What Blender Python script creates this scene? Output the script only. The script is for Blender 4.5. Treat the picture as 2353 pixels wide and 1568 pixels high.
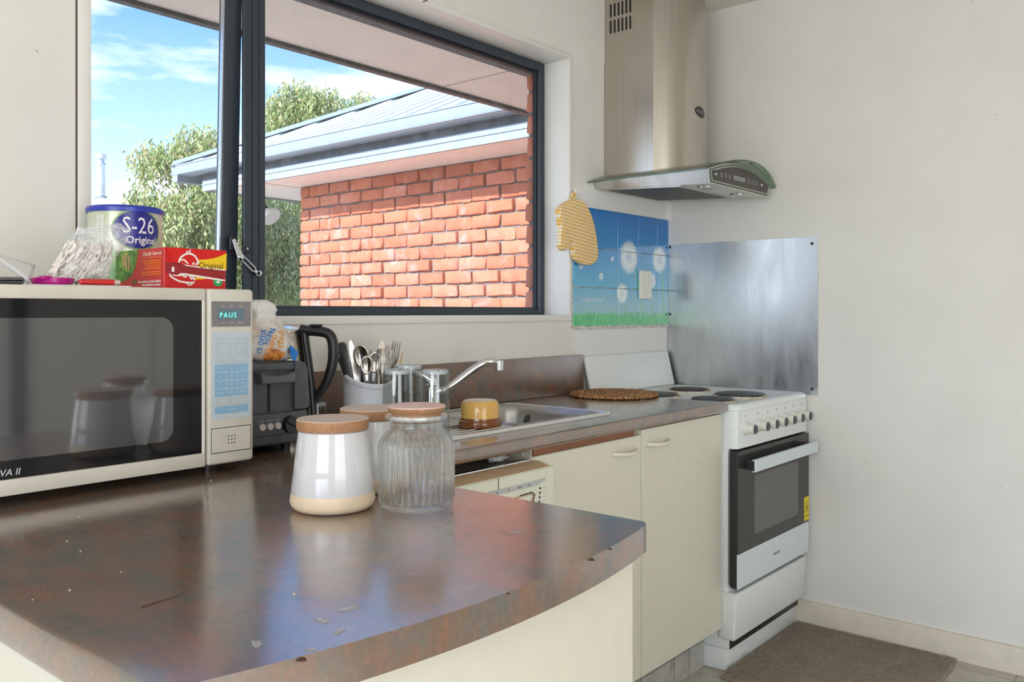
import bpy, bmesh, math, random
from mathutils import Vector, Matrix
from mathutils.bvhtree import BVHTree
R = math.radians
for o in list(bpy.data.objects): bpy.data.objects.remove(o)
SC = bpy.context.scene
COL = SC.collection
random.seed(7)

# ------------------------------------------------------------------ camera
FPX, CX, HY, CH = 1985.0, 1176.5, 717.0, 1.2        # focal length in px, principal column, horizon row, eye height
FW = Vector((.765, .644, 0)).normalized(); RT = Vector((FW.y, -FW.x, 0))
cam_d = bpy.data.cameras.new('camera'); cam = bpy.data.objects.new('camera', cam_d); COL.objects.link(cam)
cam_d.sensor_width = 36; cam_d.lens = 36 * FPX / 2353; cam_d.shift_y = -(784 - HY) / 2353
cam_d.clip_start = .02; cam_d.clip_end = 400
cam.location = (0, 0, CH); cam.rotation_euler = (R(90), 0, math.atan2(FW.y, FW.x) - R(90))
SC.camera = cam
def ray(px, py): return FW + RT * ((px - CX) / FPX) + Vector((0, 0, (HY - py) / FPX))
def atz(px, py, z): v = ray(px, py); return Vector((0, 0, CH)) + v * ((z - CH) / v.z)
def aty(px, py, y): v = ray(px, py); return Vector((0, 0, CH)) + v * (y / v.y)
def att(px, py, t): return Vector((0, 0, CH)) + ray(px, py) * t
# ------------------------------------------------------------------ view, sky, sun, window daylight
vs = SC.view_settings
vs.view_transform = 'Standard'; vs.look = 'None'; vs.gamma = 1; vs.use_curve_mapping = False; vs.exposure = 0.3
SUN_EL, SUN_AZ = R(29), R(1.0)
SUN = Vector((-math.cos(SUN_EL) * math.cos(SUN_AZ), math.cos(SUN_EL) * math.sin(SUN_AZ), math.sin(SUN_EL)))
w = bpy.data.worlds.new('sky'); SC.world = w; w.use_nodes = True
def make_world():
    nt = w.node_tree; N = nt.nodes; L = nt.links; N.clear()
    out = N.new('ShaderNodeOutputWorld'); bg = N.new('ShaderNodeBackground'); L.new(bg.outputs[0], out.inputs[0])
    tc = N.new('ShaderNodeTexCoord'); sep = N.new('ShaderNodeSeparateXYZ'); L.new(tc.outputs['Generated'], sep.inputs[0])
    r = N.new('ShaderNodeValToRGB'); L.new(sep.outputs[2], r.inputs[0])
    e = r.color_ramp.elements
    e[0].position = 0.0; e[0].color = (.80, .90, 1, 1); e[1].position = 1; e[1].color = (.04, .16, .55, 1)
    for p, c in ((.09, (.76, .87, 1.0, 1)), (.19, (.45, .69, .99, 1)), (.31, (.19, .42, .90, 1)), (.5, (.07, .27, .78, 1))):
        x = e.new(p); x.color = c
    # clouds: position on a high plane
    mp = N.new('ShaderNodeMapping'); mp.inputs['Scale'].default_value = (1.6, 1.6, 6.5); mp.inputs['Location'].default_value = (.35, .1, .2)
    L.new(tc.outputs['Generated'], mp.inputs[0])
    n = N.new('ShaderNodeTexNoise'); n.inputs['Scale'].default_value = 3.0; n.inputs['Detail'].default_value = 7; n.inputs['Roughness'].default_value = .55
    L.new(mp.outputs[0], n.inputs['Vector'])
    cr = N.new('ShaderNodeValToRGB'); cr.color_ramp.elements[0].position = .50; cr.color_ramp.elements[1].position = .70
    L.new(n.outputs[0], cr.inputs[0])
    mx = N.new('ShaderNodeMix'); mx.data_type = 'RGBA'; L.new(cr.outputs[0], mx.inputs[0]); L.new(r.outputs[0], mx.inputs[6]); mx.inputs[7].default_value = (1.05, 1.05, 1.05, 1)
    # aureole of the sun
    dt = N.new('ShaderNodeVectorMath'); dt.operation = 'DOT_PRODUCT'; L.new(tc.outputs['Generated'], dt.inputs[0]); dt.inputs[1].default_value = SUN
    mr = N.new('ShaderNodeMapRange'); mr.inputs[1].default_value = .2; mr.inputs[2].default_value = 1; L.new(dt.outputs['Value'], mr.inputs[0])
    pw = N.new('ShaderNodeMath'); pw.operation = 'POWER'; L.new(mr.outputs[0], pw.inputs[0]); pw.inputs[1].default_value = 8
    ml = N.new('ShaderNodeMath'); ml.operation = 'MULTIPLY_ADD'; L.new(pw.outputs[0], ml.inputs[0]); ml.inputs[1].default_value = 6.0; ml.inputs[2].default_value = 1.0
    sc = N.new('ShaderNodeVectorMath'); sc.operation = 'SCALE'; L.new(mx.outputs[2], sc.inputs[0]); L.new(ml.outputs[0], sc.inputs['Scale'])
    L.new(sc.outputs[0], bg.inputs[0]); bg.inputs[1].default_value = 1.35
make_world()
sd = bpy.data.lights.new('sun', 'SUN'); sun = bpy.data.objects.new('sun', sd); COL.objects.link(sun)
sd.energy = 7.2; sd.angle = R(.6); sd.color = (1, .95, .88); sun.location = (-6, 2, 8)
sun.rotation_euler = SUN.to_track_quat('Z', 'Y').to_euler()
def area(name, loc, dirv, sx, sy, power, col):
    d = bpy.data.lights.new(name, 'AREA'); d.shape = 'RECTANGLE'; d.size = sx; d.size_y = sy; d.energy = power; d.color = col
    o = bpy.data.objects.new(name, d); COL.objects.link(o); o.location = loc
    o.rotation_euler = (-Vector(dirv)).to_track_quat('Z', 'Y').to_euler()
    return o
# daylight that comes in through the glass doors and the side window behind the photographer
area('door_daylight', (-.4, -2.72, 1.1), (0, 1, 0), 2.3, 2.0, 38, (1, .98, .955))
area('side_window_daylight', (-2.33, -.3, 1.5), (1, 0, 0), 2.3, 1.15, 36, (.97, .985, 1))

# ------------------------------------------------------------------ helpers: tagging
BASE = {}
def link(o, parent=None):
    COL.objects.link(o)
    if parent is not None: o.parent = parent
    return o
def tag(o, label, cat, group=None, kind=None):
    o['label'] = label; o['category'] = cat
    if group: o['group'] = group
    if kind: o['kind'] = kind
    return o
def thing(name, label, cat, loc=(0, 0, 0), group=None, kind=None):
    o = bpy.data.objects.new(name, None); o.empty_display_size = .05; link(o); o.location = loc; BASE[o] = Vector(loc)
    return tag(o, label, cat, group, kind)
def copy_tree(o, parent=None):
    c = o.copy(); COL.objects.link(c); c.parent = parent
    for ch in list(o.children): copy_tree(ch, c)
    return c
def base_of(p):
    while p is not None:
        if p in BASE: return BASE[p]
        p = p.parent
    return Vector((0, 0, 0))
def mesh_obj(name, me, mat, parent=None, base=None, smooth=True, angle=35, kind=None):
    off = Vector(base) if base is not None else base_of(parent)
    me.transform(Matrix.Translation(-off))
    if mat: me.materials.append(mat)
    if smooth:
        me.polygons.foreach_set('use_smooth', [True] * len(me.polygons)); me.set_sharp_from_angle(angle=R(angle))
    o = bpy.data.objects.new(name, me); link(o, parent)
    if base is not None: o.location = off; BASE[o] = off
    if kind: o['kind'] = kind
    return o

class MB:
    """collects shapes in one mesh"""
    def __init__(s): s.bm = bmesh.new()
    def v(s, p): return s.bm.verts.new(p)
    def f(s, vs):
        try: return s.bm.faces.new(vs)
        except ValueError: return None
    def bevel(s, edges, off, seg):
        bmesh.ops.bevel(s.bm, geom=list(edges), offset=off, segments=seg, profile=.5, affect='EDGES', clamp_overlap=True)
    def box(s, lo, hi, bev=0, seg=2, axes=None):
        x0, y0, z0 = lo; x1, y1, z1 = hi
        v = [s.v(p) for p in ((x0, y0, z0), (x1, y0, z0), (x1, y1, z0), (x0, y1, z0), (x0, y0, z1), (x1, y0, z1), (x1, y1, z1), (x0, y1, z1))]
        fs = [s.f([v[i] for i in q]) for q in ((3, 2, 1, 0), (4, 5, 6, 7), (0, 1, 5, 4), (1, 2, 6, 5), (2, 3, 7, 6), (3, 0, 4, 7))]
        if bev:
            es = {e for f in fs for e in f.edges}
            if axes:
                k = {'x': 0, 'y': 1, 'z': 2}
                es = {e for e in es if any(abs((e.verts[0].co - e.verts[1].co)[k[a]]) > 1e-6 for a in axes)}
            s.bevel(es, bev, seg)
        return s
    def prism(s, pts, vec, bev=0, seg=2, caps=True):
        """closed outline (3-D points) swept along vec"""
        vec = Vector(vec); a = [s.v(p) for p in pts]; b = [s.v(Vector(p) + vec) for p in pts]; n = len(pts)
        f0 = s.f(a[::-1]); f1 = s.f(b)
        for i in range(n): s.f([a[i], a[(i + 1) % n], b[(i + 1) % n], b[i]])
        bmesh.ops.recalc_face_normals(s.bm, faces=list({f for x in a + b for f in x.link_faces}))
        if bev: s.bevel({e for f in (f0, f1) for e in f.edges}, bev, seg)
        return s
    def lathe(s, prof, c=(0, 0, 0), seg=40, fn=None, closed=False):
        c = Vector(c); rings = []
        for r, z in prof:
            if r < 1e-6: rings.append([s.v(c + Vector((0, 0, z)))])
            else:
                ring = []
                for i in range(seg):
                    a = 2 * math.pi * i / seg; rr = fn(r, z, a) if fn else r
                    ring.append(s.v(c + Vector((rr * math.cos(a), rr * math.sin(a), z))))
                rings.append(ring)
        pairs = list(zip(rings[:-1], rings[1:]))
        if closed: pairs.append((rings[-1], rings[0]))
        for A, B in pairs:
            for i in range(seg):
                j = (i + 1) % seg
                if len(A) == 1 and len(B) == 1: break
                if len(A) == 1: s.f([A[0], B[j], B[i]])
                elif len(B) == 1: s.f([A[i], A[j], B[0]])
                else: s.f([A[i], A[j], B[j], B[i]])
        return s
    def tube(s, pts, r, seg=10, cap=True, flat=None):
        """tube through points; r number or list; flat=(direction, factor) squashes the section"""
        pts = [Vector(p) for p in pts]; n = len(pts); rs = r if isinstance(r, (list, tuple)) else [r] * n
        up = None; rings = []
        for i, p in enumerate(pts):
            t = (pts[min(i + 1, n - 1)] - pts[max(i - 1, 0)]).normalized()
            if up is None:
                up = Vector((0, 0, 1)) if abs(t.z) < .9 else Vector((1, 0, 0))
                if flat: up = Vector(flat[0])
            if flat: up = Vector(flat[0])
            a = (up - t * up.dot(t))
            if a.length < 1e-6: a = t.orthogonal()
            a.normalize(); b = t.cross(a); up = a
            k = flat[1] if flat else 1
            rings.append([s.v(p + a * (rs[i] * k * math.cos(2 * math.pi * q / seg)) + b * (rs[i] * math.sin(2 * math.pi * q / seg))) for q in range(seg)])
        for A, B in zip(rings[:-1], rings[1:]):
            for q in range(seg): s.f([A[q], A[(q + 1) % seg], B[(q + 1) % seg], B[q]])
        if cap: s.f(rings[0][::-1]); s.f(rings[-1])
        return s
    def cyl(s, p0, p1, r0, r1=None, seg=24): return s.tube([p0, p1], [r0, r0 if r1 is None else r1], seg)
    def quad(s, a, b, c, d): s.f([s.v(p) for p in (a, b, c, d)]); return s
    def poly(s, pts): s.f([s.v(p) for p in pts]); return s
    def mesh(s, name, recalc=True):
        if recalc: bmesh.ops.recalc_face_normals(s.bm, faces=s.bm.faces)
        me = bpy.data.meshes.new(name); s.bm.to_mesh(me); s.bm.free(); return me
    def build(s, name, mat, parent=None, **kw):
        rc = kw.pop('recalc', True)
        return mesh_obj(name, s.mesh(name, rc), mat, parent, **kw)
def box(name, lo, hi, mat, parent=None, bev=0, seg=2, axes=None, **kw): return MB().box(lo, hi, bev, seg, axes).build(name, mat, parent, **kw)
def rrect(w, h, r, n=5):
    p = []
    for cx, cy, a0 in ((w / 2 - r, h / 2 - r, 0), (-w / 2 + r, h / 2 - r, 90), (-w / 2 + r, -h / 2 + r, 180), (w / 2 - r, -h / 2 + r, 270)):
        for i in range(n + 1): a = R(a0 + 90 * i / n); p.append((cx + r * math.cos(a), cy + r * math.sin(a)))
    return p
def frame_front(x, y, z): return Matrix(((1, 0, 0, x), (0, 0, -1, y), (0, 1, 0, z), (0, 0, 0, 1)))       # faces -y
def frame_left(x, y, z): return Matrix(((0, 0, -1, x), (-1, 0, 0, y), (0, 1, 0, z), (0, 0, 0, 1)))       # faces -x
def frame_view(p, roll=0):                                                                                # faces the photographer
    n = -FW
    M = Matrix(((RT.x, 0, n.x, p[0]), (RT.y, 0, n.y, p[1]), (0, 1, 0, p[2]), (0, 0, 0, 1)))
    return M @ Matrix.Rotation(roll, 4, 'Z')
def text(body, size, mat, parent, M, name='lettering', align='CENTER', depth=.0002, shear=0, bold=0, sx=1, fn=None, spacing=1):
    c = bpy.data.curves.new('t', 'FONT'); c.body = body; c.size = size; c.align_x = align; c.align_y = 'CENTER'; c.shear = shear; c.offset = bold
    c.space_character = spacing; c.resolution_u = 2; c.extrude = depth if fn is None else 0
    t = bpy.data.objects.new('t', c); COL.objects.link(t)
    me = bpy.data.meshes.new_from_object(t); bpy.data.objects.remove(t); bpy.data.curves.remove(c)
    for v in me.vertices:
        p = Vector((v.co.x * sx, v.co.y, v.co.z)); p = M @ p
        v.co = fn(p) if fn else p
    me.materials.clear()
    return mesh_obj(name, me, mat, parent, smooth=False)
def outline(pts, M): return [M @ Vector((p[0], p[1], 0)) for p in pts]

# ------------------------------------------------------------------ helpers: materials
MATS = {}
class Mt:
    def __init__(s, name):
        s.m = bpy.data.materials.new(name); s.m.use_nodes = True; s.nt = s.m.node_tree; s.N = s.nt.nodes; s.L = s.nt.links
        s.b = s.N['Principled BSDF']; s.o = s.N['Material Output']; MATS[name] = s.m
    def n(s, t, **kw):
        x = s.N.new(t)
        for k, v in kw.items(): setattr(x, k, v)
        return x
    def set(s, **kw):
        for k, v in kw.items():
            k = k.replace('_', ' '); i = s.b.inputs[k]
            i.default_value = (*v, 1) if isinstance(v, (tuple, list)) and len(v) == 3 and i.type == 'RGBA' else v
        return s
    def coords(s, kind='Object', scale=(1, 1, 1), rot=(0, 0, 0), loc=(0, 0, 0)):
        if kind == 'World': src = s.n('ShaderNodeNewGeometry').outputs['Position']
        else: src = s.n('ShaderNodeTexCoord').outputs[kind]
        m = s.n('ShaderNodeMapping'); m.inputs['Scale'].default_value = scale; m.inputs['Rotation'].default_value = rot; m.inputs['Location'].default_value = loc
        s.L.new(src, m.inputs[0]); return m.outputs[0]
    def noise(s, vec, scale, detail=4, rough=.5, dist=0):
        x = s.n('ShaderNodeTexNoise'); x.inputs['Scale'].default_value = scale; x.inputs['Detail'].default_value = detail
        x.inputs['Roughness'].default_value = rough; x.inputs['Distortion'].default_value = dist; s.L.new(vec, x.inputs['Vector']); return x.outputs[0]
    def ramp(s, fac, stops, interp='LINEAR'):
        x = s.n('ShaderNodeValToRGB'); x.color_ramp.interpolation = interp; e = x.color_ramp.elements
        while len(e) < len(stops): e.new(.5)
        for el, (p, c) in zip(e, stops):
            el.position = p; el.color = (c, c, c, 1) if isinstance(c, (int, float)) else (*c, 1)
        s.L.new(fac, x.inputs[0]); return x.outputs[0]
    def mix(s, fac, a, b, blend='MIX'):
        x = s.n('ShaderNodeMix', data_type='RGBA', blend_type=blend)
        for i, q in ((0, fac), (6, a), (7, b)):
            if isinstance(q, bpy.types.NodeSocket): s.L.new(q, x.inputs[i])
            elif isinstance(q, (tuple, list)): x.inputs[i].default_value = (*q, 1)
            else: x.inputs[i].default_value = q
        return x.outputs[2]
    def math(s, op, a, b=None, c=None, clamp=False):
        x = s.n('ShaderNodeMath', operation=op, use_clamp=clamp)
        for i, q in enumerate((a, b, c)):
            if q is None: continue
            if isinstance(q, bpy.types.NodeSocket): s.L.new(q, x.inputs[i])
            else: x.inputs[i].default_value = q
        return x.outputs[0]
    def color(s, c): s.L.new(c, s.b.inputs['Base Color']); return s
    def rough(s, c): s.L.new(c, s.b.inputs['Roughness']); return s
    def bump(s, h, strength=.2, dist=.002):
        x = s.n('ShaderNodeBump'); x.inputs['Strength'].default_value = strength; x.inputs['Distance'].default_value = dist
        s.L.new(h, x.inputs['Height']); s.L.new(x.outputs[0], s.b.inputs['Normal']); return s
def plain(name, col, rough=.5, metal=0, var=.06, scale=30, bump=0, spec=None, **kw):
    """one colour with faint grain"""
    t = Mt(name).set(Roughness=rough, Metallic=metal, **kw)
    n = t.noise(t.coords(), scale, 3)
    a = tuple(min(1, c * (1 - var)) for c in col); b = tuple(min(1, c * (1 + var)) for c in col)
    t.color(t.ramp(n, ((.3, a), (.7, b))))
    if bump: t.bump(n, bump, .001)
    return t.m
def emit(name, col, s):
    t = Mt(name); t.set(Base_Color=col, Roughness=.4); t.b.inputs['Emission Color'].default_value = (*col, 1); t.b.inputs['Emission Strength'].default_value = s
    return t.m
def thin_glass(name, tint=(1, 1, 1), ior=1.45, rough=0, dirt=0):
    t = Mt(name); N, L = t.N, t.L
    tr = t.n('ShaderNodeBsdfTransparent'); tr.inputs[0].default_value = (*tint, 1)
    gl = t.n('ShaderNodeBsdfGlossy'); gl.inputs['Roughness'].default_value = rough
    lw = t.n('ShaderNodeLayerWeight'); f0 = ((ior - 1) / (ior + 1)) ** 2
    fr = t.math('MULTIPLY_ADD', t.math('POWER', lw.outputs['Facing'], 5), 1 - f0, f0)
    mx = t.n('ShaderNodeMixShader'); L.new(fr, mx.inputs[0]); L.new(tr.outputs[0], mx.inputs[1]); L.new(gl.outputs[0], mx.inputs[2])
    last = mx.outputs[0]
    if dirt:
        v = t.coords(); f = t.ramp(t.noise(v, 260, 2, .6), ((.70, 0), (.76, .55)))
        g = t.ramp(t.noise(t.coords(scale=(3, 3, 1)), 5, 5, .7, 1.5), ((.5, 0), (.85, dirt)))
        fac = t.math('ADD', t.math('MULTIPLY', f, .5), g, clamp=True)
        df = t.n('ShaderNodeBsdfDiffuse'); df.inputs[0].default_value = (.85, .87, .9, 1)
        m2 = t.n('ShaderNodeMixShader'); L.new(fac, m2.inputs[0]); L.new(last, m2.inputs[1]); L.new(df.outputs[0], m2.inputs[2]); last = m2.outputs[0]
    L.new(last, t.o.inputs[0]); return t.m
def film(name, opacity, col=(.9, .9, .9), rough=.15):
    """creased clear plastic: mostly see-through, part milky, part shiny"""
    t = Mt(name); L = t.L
    tr = t.n('ShaderNodeBsdfTransparent'); tr.inputs[0].default_value = (1, 1, 1, 1)
    t.set(Base_Color=col, Roughness=rough)
    v = t.coords(); f = t.ramp(t.noise(v, 45, 5, .6, 1.2), ((.38, opacity * .35), (.62, min(1, opacity * 1.7))))
    mx = t.n('ShaderNodeMixShader'); L.new(f, mx.inputs[0]); L.new(tr.outputs[0], mx.inputs[1]); L.new(t.b.outputs[0], mx.inputs[2]); L.new(mx.outputs[0], t.o.inputs[0])
    t.bump(t.noise(v, 70, 3, .6, 1), .6, .004)
    return t.m
def metal(name, col=(.62, .61, .60), rough=.28, stretch=(1, 1, .02), scale=220, bump=.05, aniso=0, smear=0):
    t = Mt(name).set(Metallic=1.0, Roughness=rough)
    n = t.noise(t.coords(scale=stretch), scale, 3)
    t.color(t.ramp(n, ((.3, tuple(c * .92 for c in col)), (.7, tuple(min(1, c * 1.06) for c in col)))))
    if smear:
        g = t.noise(t.coords(scale=(1, 1, .35)), 9, 6, .65, .6)
        t.rough(t.ramp(g, ((.3, max(.05, rough - smear)), (.7, rough + smear))))
    if bump: t.bump(n, bump, .0006)
    return t.m

M_WHITE = plain('white_enamel', (.78, .81, .80), .28, var=.025, scale=60)
M_CREAM = plain('cream_laminate', (.70, .67, .55), .42, var=.02, scale=40)
M_PAPER = plain('white_paper', (.86, .86, .86), .8, var=.03, scale=80)
M_BLACK = plain('black_plastic', (.018, .018, .02), .35, var=.15)
M_BLACKGLOSS = plain('black_gloss', (.012, .012, .014), .12, var=.1)
M_DARK = plain('dark_gap', (.02, .018, .016), .8)
M_ALU = plain('window_aluminium', (.045, .058, .075), .38, var=.06, metal=.25, scale=80)
M_ALUEDGE = plain('window_gasket', (.012, .014, .017), .6)
M_STEEL = metal('brushed_steel', (.60, .585, .56), .26, (.05, 1, .02), 260, .04, smear=.08)
M_CHIM = metal('chimney_steel', (.55, .50, .445), .28, (1, 1, .015), 240, .03)
M_SINK = metal('sink_steel', (.66, .66, .67), .24, (1, .04, 1), 200, .05, smear=.08)
M_CHROME = metal('chrome', (.82, .83, .85), .08, (1, 1, 1), 50, 0)
M_CUTLERY = metal('cutlery_steel', (.66, .62, .57), .18, (1, 1, 1), 90, .03)
M_ZINC = metal('plated_steel', (.70, .71, .74), .25, (1, 1, 1), 90, .03)
M_GLASSPANE = thin_glass('window_glass', (.97, .985, .99), 1.45, 0, .10)

def laminate(name='worktop_laminate', coat=.17, cior=2.25):
    t = Mt(name)
    v = t.coords('World', (1.0, 1.0, 1.0), (0, 0, R(35)))
    vs2 = t.coords('World', (3.2, 1.0, 2.0), (0, 0, R(-20)))
    a = t.noise(v, 12, 8, .66, .15); b = t.noise(vs2, 11, 8, .68, .2); c = t.noise(v, 150, 3, .6); d = t.noise(vs2, 6, 6, .65, .2)
    col = t.ramp(a, ((.30, (.062, .064, .060)), (.44, (.15, .10, .066)), (.54, (.20, .112, .062)), (.64, (.125, .118, .105)), (.76, (.22, .165, .125))))
    rust = t.ramp(b, ((.46, 0), (.68, .85)))
    col = t.mix(rust, col, (.27, .095, .040))
    grey = t.ramp(d, ((.48, 0), (.70, .6)))
    col = t.mix(grey, col, (.105, .115, .110))
    col = t.mix(t.ramp(c, ((.35, .25), (.65, 0))), col, (.03, .028, .026))
    col = t.mix(t.ramp(c, ((.60, 0), (.75, .25))), col, (.25, .20, .16))
    t.color(col)
    t.rough(t.ramp(t.noise(v, 16, 5, .6), ((.3, .24), (.7, .34))))
    t.bump(c, .05, .0006); t.set(Specular_IOR_Level=.62, Coat_Weight=1.0, Coat_Roughness=coat, Coat_IOR=cior)
    return t.m
M_LAM = laminate(); M_LAM2 = laminate('upstand_laminate', .5, 1.4)
def wallpaint():
    t = Mt('wall_paint').set(Roughness=.62)
    v = t.coords('World'); sep = t.n('ShaderNodeSeparateXYZ'); t.L.new(v, sep.inputs[0])
    n = t.noise(v, 5, 5, .6); col = t.ramp(n, ((.3, (.745, .725, .675)), (.7, (.785, .765, .715))))
    # whiter fresh paint brushed round the tiles and the splashback, with a ragged edge
    e = t.math('MULTIPLY', t.math('SUBTRACT', t.noise(v, 14, 5, .65), .5), .16)
    mx = t.math('GREATER_THAN', t.math('ADD', sep.outputs[0], e), 2.585)
    mz = t.math('LESS_THAN', t.math('ADD', sep.outputs[2], e), 1.675)
    m = t.math('MULTIPLY', t.math('MULTIPLY', mx, mz), t.math('GREATER_THAN', sep.outputs[1], 1.86))
    # roller-brushed lighter band on the right wall
    n2 = t.noise(t.coords('World', (1, 1.2, .5)), 3.2, 6, .6)
    col = t.mix(m, col, (.80, .80, .785))
    col = t.mix(t.ramp(n2, ((.55, 0), (.75, .35))), col, (.80, .80, .79))
    sp = t.noise(v, 55, 2, .5); col = t.mix(t.ramp(sp, ((.765, 0), (.785, .7))), col, (.30, .24, .18))
    t.color(col); t.bump(t.noise(t.coords('World', (1, 1, .35)), 130, 3), .10, .0015)
    return t.m
M_WALL = wallpaint()
M_CEIL = plain('ceiling_paint', (.80, .78, .70), .8, var=.02, scale=6)
M_TRIM = plain('window_trim_paint', (.80, .78, .735), .38, var=.02, scale=12)
M_SKIRT = plain('skirting_paint', (.70, .63, .52), .5, var=.05, scale=20)
def vinyl():
    t = Mt('floor_vinyl').set(Roughness=.38)
    v = t.coords('World'); n = t.noise(v, 9, 7, .65, 1.2); m = t.noise(v, 40, 5, .6)
    col = t.ramp(n, ((.3, (.36, .31, .25)), (.5, (.50, .46, .39)), (.7, (.58, .55, .49))))
    col = t.mix(t.ramp(m, ((.5, 0), (.75, .4))), col, (.33, .30, .26))
    br = t.n('ShaderNodeTexBrick'); br.offset = 0; br.inputs['Scale'].default_value = 1; br.inputs['Brick Width'].default_value = .3; br.inputs['Row Height'].default_value = .3
    br.inputs['Mortar Size'].default_value = .0022; br.inputs['Color1'].default_value = br.inputs['Color2'].default_value = (1, 1, 1, 1); br.inputs['Mortar'].default_value = (.55, .52, .47, 1)
    t.L.new(t.coords('World', loc=(.1, .04, 0)), br.inputs['Vector'])
    t.color(t.mix(1, col, br.outputs[0], 'MULTIPLY')); return t.m
M_VINYL = vinyl()
def kick_vinyl():
    t = Mt('kickboard_vinyl').set(Roughness=.4)
    v = t.coords('World'); n = t.noise(v, 16, 7, .65, 1.5)
    t.color(t.ramp(n, ((.3, (.25, .24, .21)), (.5, (.42, .41, .37)), (.7, (.52, .50, .46))))); return t.m
M_KICK = kick_vinyl()
def wood(name, a, b, scale=1, rough=.45):
    t = Mt(name).set(Roughness=rough)
    v = t.coords('Object', (2 * scale, 26 * scale, 14 * scale)); n = t.noise(v, 4, 5, .6, 1.4)
    t.color(t.ramp(n, ((.3, a), (.7, b)))); t.bump(n, .06, .0008); return t.m
M_LID = wood('acacia_lid', (.34, .165, .075), (.46, .25, .125))
M_LIDTOP = wood('acacia_lid_top', (.50, .37, .27), (.60, .46, .35), 1, .5)
M_RAIL = wood('rail_chipboard', (.24, .085, .035), (.34, .13, .06))


# ================================================================== THE ROOM
WB, WR, WL, WF, CEIL = 1.885, 3.275, -2.4, -2.8, 2.446
tag(box('floor', (WL - .1, WF - .1, -.12), (WR + .1, WB + .1, 0), M_VINYL), 'pale marbled vinyl floor of the kitchen', 'floor', kind='structure')
tag(box('ceiling', (WL - .1, WF - .1, CEIL), (WR + .1, WB + .1, CEIL + .12), M_CEIL), 'off white kitchen ceiling above the range hood', 'ceiling', kind='structure')
tag(box('wall_right', (WR, WF - .1, 0), (WR + .12, WB + .12, CEIL), M_WALL), 'scuffed off white wall to the right of the cooker', 'wall', kind='structure')
WX0, WX1, WZ0, WZ1 = .808, 2.577, 1.166, 2.149       # window lining, outer edges
wall_back = thing('wall_back', 'off white wall holding the kitchen window', 'wall', (0, WB, 0), kind='structure')
for lo, hi in (((WL - .1, WB, 0), (WX0 + .01, WB + .12, CEIL)), ((WX1 - .01, WB, 0), (WR, WB + .12, CEIL)),
               ((WX0 + .01, WB, 0), (WX1 - .01, WB + .12, WZ0 + .01)), ((WX0 + .01, WB, WZ1 - .01), (WX1 - .01, WB + .12, CEIL))):
    box('wall_panel', lo, hi, M_WALL, wall_back)
# wall behind the photographer with glass doors, wall on the left with a side window
wf = thing('wall_front', 'plain wall with glass doors behind the photographer', 'wall', (0, WF, 0), kind='structure')
for lo, hi in (((WL - .1, WF - .1, 0), (-1.6, WF, CEIL)), ((.8, WF - .1, 0), (WR, WF, CEIL)), ((-1.6, WF - .1, 2.12), (.8, WF, CEIL))):
    box('wall_panel', lo, hi, M_WALL, wf)
wl = thing('wall_left', 'plain wall with a side window left of the photographer', 'wall', (WL, 0, 0), kind='structure')
for lo, hi in (((WL - .1, WF, 0), (WL, -1.5, CEIL)), ((WL - .1, .9, 0), (WL, WB, CEIL)), ((WL - .1, -1.5, 0), (WL, .9, .9)), ((WL - .1, -1.5, 2.1), (WL, .9, CEIL))):
    box('wall_panel', lo, hi, M_WALL, wl)
dr = thing('door_1', 'dark framed sliding glass doors behind the photographer', 'door', (-.4, WF, 0), kind='structure')
for x0 in (-1.6, -.43, .74): box('stile', (x0, WF - .07, 0), (x0 + .06, WF - .02, 2.12), M_ALU, dr)
for z0 in (0, 2.06): box('rail', (-1.54, WF - .07, z0), (.74, WF - .02, z0 + .06), M_ALU, dr)
w2 = thing('window_2', 'side window left of the photographer', 'window', (WL, -.3, 1.5), kind='structure')
for y0 in (-1.5, -.33, .85): box('stile', (WL - .07, y0, .9), (WL - .02, y0 + .05, 2.1), M_ALU, w2)
for z0 in (.9, 2.05): box('rail', (WL - .07, -1.45, z0), (WL - .02, .85, z0 + .05), M_ALU, w2)
# dark door frame edge in the back of the room (seen mirrored in the microwave door)
d2 = thing('door_2', 'dark framed doorway in the wall behind the photographer', 'door', (1.9, WF, 0), kind='structure')
box('door_leaf', (2.12, WF + .002, 0), (2.9, WF + .03, 2.0), M_WALL, d2); box('jamb', (2.04, WF + .002, 0), (2.11, WF + .06, 2.05), M_ALU, d2)
# baseboard on the right wall, wavy top edge as painted
def skirting():
    m = MB(); y0, y1, n = WF, WB - .02, 60; x = WR - .016; top = []
    rnd = random.Random(3)
    prof = [(x, 0), (x, .082), (x + .004, .088), (WR, .09)]
    rings = []
    for i in range(n + 1):
        y = y0 + (y1 - y0) * i / n; dz = rnd.uniform(-.0012, .0012)
        rings.append([m.v((px, y, pz + (dz if pz > .05 else 0))) for px, pz in prof])
    for A, B in zip(rings[:-1], rings[1:]):
        for q in range(3): m.f([A[q], B[q], B[q + 1], A[q + 1]])
    return m.build('baseboard_right', M_SKIRT)
tag(skirting(), 'cream painted skirting along the right wall', 'baseboard', kind='structure')

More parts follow.
